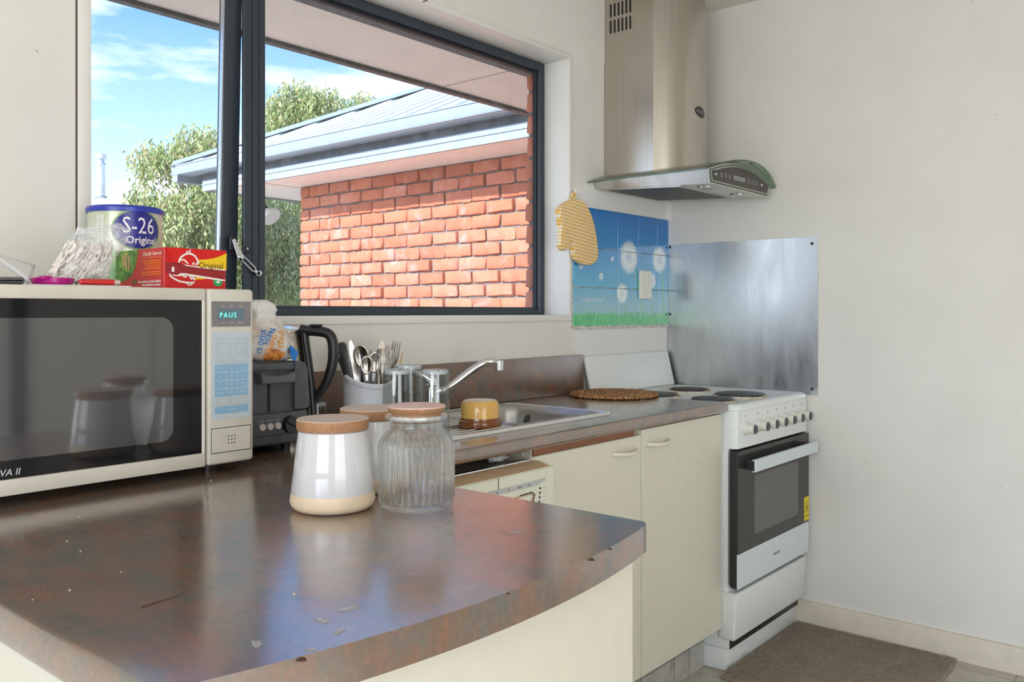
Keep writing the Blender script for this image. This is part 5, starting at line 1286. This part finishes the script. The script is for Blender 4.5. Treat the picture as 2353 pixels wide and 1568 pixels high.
# ================================================================== TOASTER, BREAD, KETTLE
def toaster():
    X0, X1, Y0, Y1, Z0, Z1 = .994, 1.163, 1.565, 1.860, .916, 1.0934
    t = thing('toaster', 'black two slice toaster behind the microwave corner', 'toaster', (1.08, 1.70, ZT))
    bk = plain('toaster_black', (.030, .032, .036), .33, var=.2, scale=30); gy = plain('toaster_grey', (.075, .082, .092), .38, var=.15, scale=40)
    m = MB(); m.box((X0, Y0 + .012, Z0), (X1, Y1, Z1)); e = [e for e in m.bm.edges if abs((e.verts[0].co - e.verts[1].co).y) > .1 and e.verts[0].co.z > 1]; m.bevel(e, .026, 5); m.build('shell', bk, t)
    box('top_plate', (X0 + .03, Y0 + .016, Z1 - .002), (X1 - .036, Y1 - .02, Z1 + .0015), gy, t, .001, 1)
    for x in (X0 + .038, X0 + .088): box('slot', (x, Y0 + .05, Z1 + .0010), (x + .026, Y1 - .05, Z1 + .0019), M_DARK, t)
    # end face: side columns, recessed chute with lever, lower console
    m = MB(); m.box((1.128, Y0 - .001, .990), (1.1625, Y0 + .02, Z1)); e = [e for e in m.bm.edges if abs((e.verts[0].co - e.verts[1].co).y) > .01 and e.verts[0].co.z > 1.05 and e.verts[0].co.x > 1.15]; m.bevel(e, .024, 5); m.build('end_column', gy, t)
    box('end_column', (X0 + .002, Y0 - .001, .990), (1.020, Y0 + .02, Z1 - .004), gy, t, .004, 2)
    box('console', (X0 + .002, Y0 - .003, Z0 + .002), (X1 - .001, Y0 + .02, .986), gy, t, .006, 3)
    box('console_groove', (X0 + .003, Y0 - .0034, .938), (X1 - .002, Y0, .9395), M_DARK, t)
    box('top_band', (1.020, Y0, Z1 - .018), (1.128, Y0 + .02, Z1 - .002), gy, t, .003, 2)
    box('chute', (1.020, Y0 + .010, .986), (1.128, Y0 + .014, Z1 - .018), gy, t); box('lever_slot', (1.0665, Y0 + .0085, .988), (1.0725, Y0 + .0101, 1.05), M_DARK, t)
    lv = MB(); lv.prism([(1.034, Y0 - .016, 1.0725)] + [(1.034 + .086 * i / 10, Y0 - .016, 1.0705 - .006 * math.sin(math.pi * i / 10)) for i in range(1, 10)] + [(1.120, Y0 - .016, 1.0725), (1.121, Y0 - .016, 1.049), (1.037, Y0 - .016, 1.049)], (0, .026, .0), .002, 1); lv.build('lever', plain('lever_grey', (.11, .115, .12), .32), t)
    wb = plain('toaster_button', (.58, .54, .52), .35)
    wt = plain('toaster_print', (.5, .5, .5), .5)
    for i, x in enumerate((1.044, 1.063, 1.082)):
        MB().cyl((x, Y0 - .002, .9585), (x, Y0 - .008, .9585), .0078, .0070, 20).build('button', wb, t)
        text(('BAGEL', 'DEFROST', 'CANCEL')[i], .0042, wt, t, frame_front(x, Y0 - .0033, .9705), 'lettering')
    kx, kz = 1.113, .9585; MB().cyl((kx, Y0 - .002, kz), (kx, Y0 - .014, kz), .0190, .0175, 32).build('dial', M_BLACKGLOSS, t)
    d = Vector((.86, 0, -.5)); n = Vector((.5, 0, .86)); c = Vector((kx, Y0 - .014, kz))
    MB().prism([c + d * .017 + n * .002, c + d * .017 - n * .002, c - d * .017 - n * .002, c - d * .017 + n * .002], (0, -.006, 0)).build('dial_grip', M_BLACK, t)
    for x in (X0 + .03, X1 - .03):
        for y in (Y0 + .04, Y1 - .04): MB().cyl((x, y, ZT + .0003), (x, y, Z0 + .004), .010, .012, 14).build('foot', M_BLACK, t)
toaster()
def bread():
    z0 = 1.0954; cx, cy = 1.102, 1.640
    t = thing('bread_bag', 'printed plastic bread bag with knotted top lying on the toaster', 'bread bag', (cx, cy, z0))
    m = MB(); rnd = random.Random(21); N, K = 36, 22; H = .131; rows = []
    for k in range(K + 1):
        v = k / K; z = z0 + H * v
        r = .082 * math.sqrt(max(0, 1 - (max(0, v - .05) / .98) ** 2.0)) if v < .62 else None
        prof = [(0, .058), (.06, .068), (.2, .067), (.4, .059), (.55, .048), (.66, .038), (.74, .030), (.82, .036), (.92, .034), (1, .014)]
        for (a, ra), (b, rb) in zip(prof[:-1], prof[1:]):
            if a <= v <= b: r = ra + (rb - ra) * (v - a) / (b - a); break
        lean = -.012 * v
        row = []
        for i in range(N):
            a = 2 * math.pi * i / N; cr = .10 * math.sin(5 * a + 9 * v) * v + .06 * math.sin(11 * a - 14 * v) + .04 * rnd.uniform(-1, 1)
            rr = r * (1 + cr * (.35 + .9 * v)); row.append(m.v((cx + lean + rr * math.cos(a) * 1.02, cy + rr * math.sin(a) * .95, z + (.002 * rnd.uniform(-1, 1) if 0 < k < K else 0))))
        rows.append(row)
    for A, B in zip(rows[:-1], rows[1:]):
        for i in range(N): m.f([A[i], A[(i + 1) % N], B[(i + 1) % N], B[i]])
    m.f(rows[0][::-1]); m.f(rows[-1]); bmesh.ops.recalc_face_normals(m.bm, faces=m.bm.faces)
    bvh = BVHTree.FromBMesh(m.bm)
    bm_ = Mt('bread_film').set(Roughness=.22); v = bm_.coords()
    sep = bm_.n('ShaderNodeSeparateXYZ'); bm_.L.new(v, sep.inputs[0])
    base = bm_.ramp(bm_.noise(v, 28, 5, .6, 1), ((.35, (.62, .50, .40)), (.6, (.74, .70, .66)), (.75, (.85, .85, .85))))
    up = bm_.ramp(sep.outputs[2], ((.075, 0), (.10, 1)))
    bm_.color(bm_.mix(up, base, (.84, .84, .82))); bm_.bump(bm_.noise(v, 60, 4, .65, 1.2), .7, .004)
    m.build('bag', bm_.m, t, angle=70)
    def proj(p):
        h = bvh.ray_cast(p - FW * .5, FW)
        return (h[0] - FW * .0012) if h[0] is not None else p
    def on(px, py): return att(px, py, 1.86)
    bl = plain('bag_blue', (.01, .20, .62), .35); og = plain('bag_orange', (.80, .33, .03), .35); cr = Mt('crust_print').set(Roughness=.35)
    cr.color(cr.ramp(cr.noise(cr.coords(), 90, 4), ((.35, (.45, .12, .02)), (.6, (.75, .30, .06)), (.75, (.80, .48, .25))))); cr = cr.m
    def V(px, py, roll): return frame_view(on(px, py), roll)
    text('FRESH', .0150, bl, t, V(621, 772, R(-108)), 'lettering', fn=proj, sx=.85, bold=.0003); text('BREAD SLI', .0140, bl, t, V(607, 784, R(-97)), 'lettering', fn=proj, sx=.8, bold=.0003)
    text('WHOLE', .0125, og, t, V(643, 780, R(-78)), 'lettering', fn=proj, sx=.85, bold=.0003); text('GRAIN', .0125, og, t, V(631, 783, R(-100)), 'lettering', fn=proj, sx=.75, bold=.0003)
    def patch(pts, mat, name):
        m = MB(); vs_ = [m.v(on(*p)) for p in pts]; m.f(vs_); bmesh.ops.triangulate(m.bm, faces=list(m.bm.faces)); bmesh.ops.subdivide_edges(m.bm, edges=list(m.bm.edges), cuts=4, use_grid_fill=True)
        for q in m.bm.verts: q.co = proj(q.co)
        return m.build(name, mat, t)
    patch([(622, 798), (640, 803), (655, 811), (652, 820), (640, 828), (612, 828), (616, 812)], cr, 'toast_picture')
    patch([(667, 792), (673, 799), (682, 806), (686, 813), (682, 822), (679, 829), (672, 829), (668, 815), (663, 803)], bl, 'blue_flash')
bread()
def kettle():
    c = Vector((1.247, 1.774, ZT)); t = thing('kettle', 'brushed steel jug kettle with black handle beside the toaster', 'kettle', c)
    kst = metal('kettle_steel', (.52, .48, .42), .30, (1, 1, .03), 200, .04)
    MB().lathe([(0, .0005), (.076, .0005), (.077, .014), (.073, .020), (0, .020)], c, 48).build('power_base', M_BLACK, t)
    b = MB().lathe([(0, .021), (.073, .021), (.0735, .03), (.068, .10), (.059, .19), (.0525, .250), (.050, .253)], c, 56).build('body', kst, t)
    l = MB().lathe([(.051, .251), (.0515, .2545), (.047, .260), (.02, .266), (0, .267)], c, 48).build('lid', M_CHROME, t)
    f = -RT
    MB().prism([c + f * .048 + RT.cross(Vector((0, 0, 1))) * s + Vector((0, 0, z)) for s, z in ((-.018, .256), (.018, .256))] + [c + f * .078 + Vector((0, 0, .258))], (0, 0, -.03)).build('spout', kst, t)
    q = lambda px, py: att(px, py, 2.07)
    pts = [q(690, 757), q(705, 760), q(735, 762), q(755, 768), q(764, 785), q(766, 815), q(762, 845), q(750, 880), q(735, 903), q(722, 922), q(716, 940)]
    sm = []
    for i in range(len(pts) - 1):
        p0, p1, p2, p3 = pts[max(i - 1, 0)], pts[i], pts[i + 1], pts[min(i + 2, len(pts) - 1)]
        for s in range(4): u = s / 4; sm.append(.5 * ((2 * p1) + (p2 - p0) * u + (2 * p0 - 5 * p1 + 4 * p2 - p3) * u * u + (3 * p1 - p0 - 3 * p2 + p3) * u ** 3))
    sm.append(pts[-1]); n = len(sm)
    h = MB().tube(sm, [.0125 if i < n * .6 else .0125 - .005 * (i - n * .6) / (n * .4) for i in range(n)], 14, flat=(tuple(FW), 1.15)).build('handle', M_BLACK, t)
    MB().tube([q(699, 760), q(703, 790), q(709, 830), q(716, 880), q(720, 935), q(721, 960)], [.010, .0095, .009, .009, .009, .008], 12, flat=(tuple(FW), 1.3)).build('handle_strip', M_BLACK, h)
    a = q(726, 748); MB().box(a - RT * .0 + Vector((-.012, -.012, -.003)), a + Vector((.012, .012, .003)), .003, 2).build('lid_button', M_BLACK, h)
kettle()

# ================================================================== DRAINER: GLASSES, CADDY, CUTLERY, RAMEKIN
M_TUMB = thin_glass('tumbler_glass', (.90, .925, .925), 1.55, .01)
def tumbler(label, x, y, h, r, z=None):
    z = (ZT + .0050) if z is None else z; c = Vector((x, y, z)); t = thing('tumbler', label, 'glass', c, group='upturned glasses')
    MB().lathe([(r * 1.06, 0), (r * 1.04, h * .5), (r, h - .010), (r - .001, h - .004), (r - .005, h), (r * .6, h - .0015), (0, h - .003), (0, h - .012), (r * .86, h - .012), (r * .98, h * .5), (r * 1.0, .0005)], c, 48, closed=True).build('glass_wall', M_TUMB, t)
    MB().lathe([(r - .003, h - .002), (r - .0015, h - .006), (r - .0035, h - .011), (r - .007, h - .006)], c, 40, closed=True).build('heel_ring', film('heel', .5, (.85, .88, .88), .1) if 'heel' not in MATS else MATS['heel'], t)
    return t
tumbler('upturned tall glass nearest the cutlery caddy on the drainer', 1.366, 1.500, .162, .0325)
tumbler('upturned tall glass at the right end of the three, beside the tap', 1.440, 1.449, .160, .0325)
tumbler('upturned tall glass standing behind the other two', 1.434, 1.534, .169, .0325)
tumbler('short upturned glass tucked beside the kettle base', 1.389, 1.837, .066, .029, ZT + .0005)
def caddy():
    c = Vector((1.475, 1.728, ZT + .0050)); t = thing('cutlery_caddy', 'white cutlery pot with slanted rim standing on the drainer', 'cutlery caddy', c)
    mt = plain('caddy_white', (.74, .74, .80), .35, var=.015); r = .0655
    zr = lambda a: (1.045 - c.z) + (-.23 * r * (math.cos(a) * RT.x + math.sin(a) * RT.y) + .36 * r * (math.cos(a) * FW.x + math.sin(a) * FW.y))
    m = MB(); N = 56; secs = []
    for i in range(N):
        a = 2 * math.pi * i / N; z = zr(a); d = Vector((math.cos(a), math.sin(a), 0))
        secs.append([m.v(c + d * rr + Vector((0, 0, zz))) for rr, zz in ((0.001, .0005), (r * .93, .0005), (r * .97, .004), (r, z - .014), (r + .0035, z - .012), (r + .0045, z - .004), (r + .002, z), (r - .003, z - .001), (r - .004, z - .02), (r - .005, .004), (.001, .004))])
    for i in range(N):
        A, B = secs[i], secs[(i + 1) % N]
        for k in range(len(A) - 1): m.f([A[k], B[k], B[k + 1], A[k + 1]])
    m.build('pot', mt, t)
    MB().box(c + Vector((-.001, -r + .01, .004)), c + Vector((.001, r - .01, .10))).build('divider', mt, t)
    return c
CAD = caddy()
def cutlery():
    G = 'cutlery in the caddy'
    def frame(tip, tipt, bx, by):
        a = att(*tip, tipt); b = Vector((CAD.x, CAD.y, CAD.z)) + RT * bx + FW * by + Vector((0, 0, .008)); d = (a - b); ln = d.length; d.normalize()
        nrm = (-FW - d * (-FW).dot(d)).normalized(); s = d.cross(nrm).normalized(); return b, d, s, nrm, ln
    def place(name, label, cat, tip, tt, bx, by, roll, builder):
        b, d, s, n, ln = frame(tip, tt, bx, by); q = Matrix.Rotation(roll, 3, d); s = q @ s; n = q @ n
        t = thing(name, label, cat, b, group=G); builder(t, lambda u, v, h=0: b + d * u + s * v + n * h, ln)
    def strip(m, P, prof, thick, bow=lambda u: 0):
        """flat profile list of (u, halfwidth) with thickness"""
        L_ = []
        for u, w_ in prof: L_.append([m.v(P(u, -w_, bow(u) + thick / 2)), m.v(P(u, w_, bow(u) + thick / 2)), m.v(P(u, w_, bow(u) - thick / 2)), m.v(P(u, -w_, bow(u) - thick / 2))])
        for A, B in zip(L_[:-1], L_[1:]):
            for k in range(4): m.f([A[k], A[(k + 1) % 4], B[(k + 1) % 4], B[k]])
        m.f(L_[0][::-1]); m.f(L_[-1])
    def spoon(bw, bl, hm=None):
        def f(t, P, ln):
            m = MB(); strip(m, P, [(.0, .006), (.03, .0055), (ln - bl - .02, .0026), (ln - bl, .0035)], .0022); m.build('stem', hm or M_CUTLERY, t)
            m = MB(); N, K = 22, 6; cu = ln - bl / 2; rings = []
            for k in range(1, K + 1):
                rings.append([m.v(P(cu + bl / 2 * k / K * math.cos(a), bw * k / K * math.sin(a) * (1 + .12 * math.cos(a)), -.006 * (1 - (k / K) ** 2))) for a in [2 * math.pi * i / N for i in range(N)]])
            cc = m.v(P(cu, 0, -.006))
            for i in range(N): m.f([cc, rings[0][i], rings[0][(i + 1) % N]])
            for A, B in zip(rings[:-1], rings[1:]):
                for i in range(N): m.f([A[i], A[(i + 1) % N], B[(i + 1) % N], B[i]])
            o = m.build('bowl', M_CUTLERY, t); md = o.modifiers.new('thickness', 'SOLIDIFY'); md.thickness = .0012
        return f
    def fork(t, P, ln):
        m = MB(); strip(m, P, [(0, .006), (.03, .0055), (ln - .085, .0028), (ln - .065, .005), (ln - .055, .0105), (ln - .045, .0118)], .0022); m.build('stem', M_CUTLERY, t)
        for k in range(4):
            v = -.0099 + k * .0066; m = MB(); L_ = []
            for u, w_ in ((ln - .046, .0019), (ln - .02, .0016), (ln, .0006)): L_.append([m.v(P(u, v + a, h)) for a, h in ((-w_, .0010), (w_, .0010), (w_, -.0010), (-w_, -.0010))])
            for A, B in zip(L_[:-1], L_[1:]):
                for q in range(4): m.f([A[q], A[(q + 1) % 4], B[(q + 1) % 4], B[q]])
            m.f(L_[-1]); m.build('tine', M_CUTLERY, t)
    def knife(hm, w_=.0095):
        def f(t, P, ln):
            m = MB(); strip(m, P, [(0, .007), (.09, .008)], .007); m.build('grip', hm, t)
            m = MB(); strip(m, P, [(.09, .006), (.10, w_), (ln - .03, w_), (ln - .012, w_ * .75), (ln - .003, w_ * .35), (ln, .0008)], .0012); m.build('blade', M_CUTLERY, t)
        return f
    def grip(hole):
        def f(t, P, ln):
            m = MB(); pr = [P(0, -.006), P(ln * .6, -.0075), P(ln - .012, -.0125), P(ln - .004, -.0105), P(ln, -.004), P(ln, .004), P(ln - .004, .0105), P(ln - .012, .0125), P(ln * .6, .0075), P(0, .006)]
            nrm = (P(0, 0, 1) - P(0, 0, 0)); m.prism([p - nrm * .005 for p in pr], nrm * .010, .002, 2); m.build('grip', M_BLACK, t)
            if hole:
                m = MB(); m.tube([P(ln - .014 + .0065 * math.cos(a), .0045 * math.sin(a), .0054) for a in [2 * math.pi * i / 20 for i in range(21)]], .0012, 6, cap=False); m.build('hole_rim', M_CHROME, t)
                m = MB(); m.poly([P(ln - .014 + .0065 * math.cos(a), .0045 * math.sin(a), .0053) for a in [2 * math.pi * i / 20 for i in range(20)]]); m.build('hole', M_DARK, t)
        return f
    bh = plain('brown_knife_handle', (.13, .06, .045), .35)
    place('utensil', 'black utensil grip with a hanging hole leaning out of the caddy', 'utensil', (781, 806), 2.20, -.01, -.035, 0, grip(True))
    place('utensil', 'dark brown edged utensil grip at the far left of the caddy', 'utensil', (784, 787), 2.27, -.035, .02, 0, grip(False))
    place('knife', 'slim pointed knife standing near the left of the caddy', 'knife', (805, 782), 2.26, -.012, .01, R(20), knife(M_BLACK, .0075))
    place('knife', 'round tipped table knife standing behind the forks', 'knife', (878, 782), 2.30, .022, .03, R(10), knife(M_CUTLERY, .0095))
    place('knife', 'wide bladed knife half hidden behind the forks', 'knife', (893, 785), 2.31, .035, .036, R(25), knife(bh, .0105))
    place('spoon', 'large shiny spoon at the back of the caddy', 'spoon', (829, 793), 2.24, -.014, .015, R(-8), spoon(.0185, .062))
    place('spoon', 'small matt spoon in front with its bowl facing out', 'spoon', (842, 818), 2.19, .004, -.036, R(4), spoon(.0150, .048))
    place('spoon', 'brownish spoon right of the small matt spoon', 'spoon', (862, 809), 2.21, .008, -.02, R(20), spoon(.0155, .054))
    place('spoon', 'dark backed spoon behind the large shiny spoon', 'spoon', (853, 803), 2.28, -.002, .03, R(-70), spoon(.0150, .052, M_BLACK))
    for lab, tip, tt, bx, by, ro in (('fork with tall tines facing out above the glasses', (904, 783), 2.24, .030, .002, R(8)), ('fork behind, second from the right in the caddy', (912, 785), 2.27, .036, .014, R(-14)), ('short fork turned edge on beside the spoons', (871, 802), 2.22, .016, -.004, R(74)), ('fork standing edge on left of the tall fork', (883, 801), 2.25, .022, .008, R(66)), ('fork standing edge on closest to the tall fork', (890, 800), 2.27, .027, .02, R(60))):
        place('fork', lab, 'fork', tip, tt, bx, by, ro, fork)
    def stick(t, P, ln):
        m = MB(); strip(m, P, [(0, .002), (ln - .02, .0024), (ln, .0008)], .003); m.build('stick', wood('stick_wood', (.45, .26, .10), (.58, .36, .16)), t)
    place('wooden_stick', 'thin wooden stick at the right of the forks', 'stick', (926, 809), 2.28, .040, .02, 0, stick)
cutlery()
def ramekin():
    c = Vector((1.652, 1.498, ZT + .0050)); t = thing('ramekin', 'upturned glazed pot with yellow body and brown rim on the drainer', 'pot', c)
    yl = plain('yellow_glaze', (.66, .38, .10), .10, var=.08, scale=25); br = plain('brown_glaze', (.20, .065, .015), .08, var=.1, scale=25); wt = plain('worn_glaze_edge', (.72, .60, .44), .35, var=.1, scale=60)
    r = .0535
    MB().lathe([(r - .006, .0005), (r + .0015, .001), (r + .003, .008), (r + .001, .0155), (r - .0025, .018), (r - .0035, .0235)], c, 56).build('brown_rim', br, t)
    MB().lathe([(r - .0035, .0235), (r - .004, .03), (r - .0045, .056), (r - .008, .064), (r - .011, .067)], c, 56).build('yellow_body', yl, t)
    MB().lathe([(r - .011, .067), (r - .014, .0680), (r - .018, .0665), (0, .065)], c, 56, lambda rr, z, a: rr * (1 + .012 * math.sin(13 * a) * math.sin(5 * a))).build('foot_ring', wt, t)
    MB().lathe([(r - .006, .0005), (r - .011, .004), (r - .012, .058), (0, .060)], c, 40).build('inside', yl, t)
ramekin()
# dark brush handle lying in the sink bowl
p0, p1 = atz(1184, 972, .885), atz(1218, 952, .90)
p0 = Vector((1.90, 1.50, .76)); a = aty(1216, 955, 1.60)
tag(MB().tube([Vector((a.x - .11, 1.575, .752)), Vector((a.x - .05, 1.59, .83)), a - Vector((.008, 0, .006)), a], [.006, .007, .0095, .006], 12, flat=(tuple(FW), .6)).build('dish_brush', plain('brush_black', (.02, .025, .035), .3), base=(a.x - .11, 1.575, .7525)), 'dark brush handle leaning in the sink bowl', 'brush')

# ================================================================== WOVEN MAT, CRUMBS, SKEWER
def woven_mat():
    c = Vector((2.590, 1.706, ZT + .0008)); t = thing('woven_placemat', 'round brown woven placemat at the end of the sink worktop', 'placemat', c)
    mt = Mt('seagrass').set(Roughness=.75); v = mt.coords(); n = mt.noise(v, 130, 3, .6)
    mt.color(mt.ramp(n, ((.34, (.09, .035, .012)), (.48, (.34, .155, .060)), (.60, (.52, .28, .125)), (.75, (.66, .45, .26))))); mt.bump(mt.noise(v, 260, 2), .7, .003)
    for k in range(12):
        r = .010 + k * .0128; N = max(24, int(r * 2 * math.pi / .0045)); nb = max(6, round(r * 2 * math.pi / .012)); m = MB(); rings = []
        for i in range(N):
            a = 2 * math.pi * i / N; w_ = 1 + .26 * math.cos(nb * a + k); dz = .0016 * math.sin(nb * a + k * 2)
            rings.append([m.v(c + Vector(((r + .0073 * w_ * math.cos(q)) * math.cos(a), (r + .0073 * w_ * math.cos(q)) * math.sin(a), max(0, .0068 + dz + .0066 * w_ * math.sin(q))))) for q in [2 * math.pi * j / 8 for j in range(8)]])
        for i in range(N):
            A, B = rings[i], rings[(i + 1) % N]
            for q in range(8): m.f([A[q], A[(q + 1) % 8], B[(q + 1) % 8], B[q]])
        m.build('braid_ring', mt.m, t, angle=80)
woven_mat()
def bits():
    s0, s1 = atz(322, 1398, ZT), atz(428, 1364, ZT); d = s1 - s0
    tag(MB().tube([s0 + Vector((0, 0, .0012)), s0 + d * .3 + Vector((0, 0, .0013)), s1 + Vector((0, 0, .0010))], [.0009, .0010, .0004], 7).build('splinter', wood('splinter_wood', (.10, .06, .035), (.17, .11, .07)), base=s0), 'thin brown splinter of wood lying on the peninsula worktop', 'splinter')
    m = MB(); rnd = random.Random(8)
    for px, py, s in ((485, 1105, .0018), (160, 1358, .0016), (185, 1268, .0012), (154, 1245, .0012), (278, 1316, .0010), (447, 1156, .001), (481, 1156, .0014), (182, 1189, .0015), (75, 1380, .0013), (676, 1367, .0018), (560, 1160, .001), (1180, 1184, .0012), (1475, 920, .0022), (1510, 918, .002), (1600, 922, .002), (1580, 916, .0015)):
        p = atz(px, py, ZT); m.lathe([(0, .0001), (s, .0002), (s * .8, s * .7), (0, s)], p, 6, lambda r, z, a: r * rnd.uniform(.7, 1.2))
    tag(m.build('crumbs', plain('crumb', (.62, .52, .38), .8), base=atz(485, 1105, ZT)), 'pale crumbs scattered over the worktops', 'crumbs', kind='stuff')
    m = MB()
    for px, py, s in ((740, 1427, .010), (780, 1452, .008), (590, 1480, .009), (713, 1494, .006), (1190, 1222, .012), (800, 1400, .012)):
        p = atz(px, py, ZT); m.lathe([(0, .0004), (s * .8, .0003), (s, .0)], (p.x, p.y, ZT + .0001), 14, lambda r, z, a: r * (.7 + .3 * math.sin(2 * a + px) + .2 * math.sin(5 * a)))
    tag(m.build('dried_spots', plain('dried_drips', (.34, .32, .31), .12), base=atz(740, 1427, ZT)), 'dried shiny drips near the bowed worktop edge', 'drips', kind='stuff')
bits()
# ================================================================== FLOOR MAT
def floor_mat():
    mt = Mt('brown_carpet').set(Roughness=.95); v = mt.coords('World'); n = mt.noise(v, 240, 3, .7); b = mt.noise(v, 10, 4, .6)
    c = mt.ramp(n, ((.3, (.27, .215, .165)), (.7, (.58, .48, .385)))); mt.color(mt.mix(mt.ramp(b, ((.4, 0), (.7, .35))), c, (.30, .235, .175))); mt.bump(n, 1.0, .006)
    t = thing('carpet_mat', 'brown carpet offcut on the floor in front of the cooker', 'mat', (3.0, 1.0, 0))
    pts = [(2.600, 1.296), (2.95, 1.301), (3.248, 1.300), (3.251, 1.1), (3.252, .90), (3.249, .742), (3.12, .733), (2.9, .742), (2.62, .735), (2.58, .9), (2.592, 1.1)]
    MB().prism([(x, y, .0005) for x, y in pts], (0, 0, .009), .002, 2).build('carpet', mt.m, t)
    m = MB(); rnd = random.Random(3); V, F = [], []
    for i in range(26000):
        x, y = rnd.uniform(2.60, 3.25), rnd.uniform(.740, 1.298); dx, dy, h = rnd.gauss(0, .003), rnd.gauss(0, .003), rnd.uniform(.003, .007); a = rnd.uniform(0, 6.28); w_ = .0011
        i0 = len(V); V += [(x - w_ * math.cos(a) - 3.0, y - w_ * math.sin(a) - 1.0, .0088), (x + w_ * math.cos(a) - 3.0, y + w_ * math.sin(a) - 1.0, .0088), (x + dx - 3.0, y + dy - 1.0, .0088 + h)]; F.append((i0, i0 + 1, i0 + 2))
    me = bpy.data.meshes.new('pile'); me.from_pydata(V, [], F); me.materials.append(mt.m); o = bpy.data.objects.new('carpet_pile', me); link(o, t); o['kind'] = 'stuff'
    m = MB()
    for i in range(34):
        x, y = rnd.uniform(2.62, 2.86), rnd.uniform(1.265, 1.302); p = Vector((x, y, .012)); pts = [p]
        a = rnd.uniform(0, 6.28)
        for k in range(6): a += rnd.uniform(-.9, .9); p = p + Vector((.013 * math.cos(a), .009 * math.sin(a), rnd.uniform(-.003, .005))); p.z = max(.011, p.z); p.y = min(p.y, 1.304); pts.append(p)
        m.tube(pts, .0004, 4)
    tag(m.build('loose_hair', plain('pale_hair', (.42, .36, .26), .7), base=(2.74, 1.28, .0105)), 'tangle of pale loose hairs along the cooker plinth', 'hair', kind='stuff')
floor_mat()
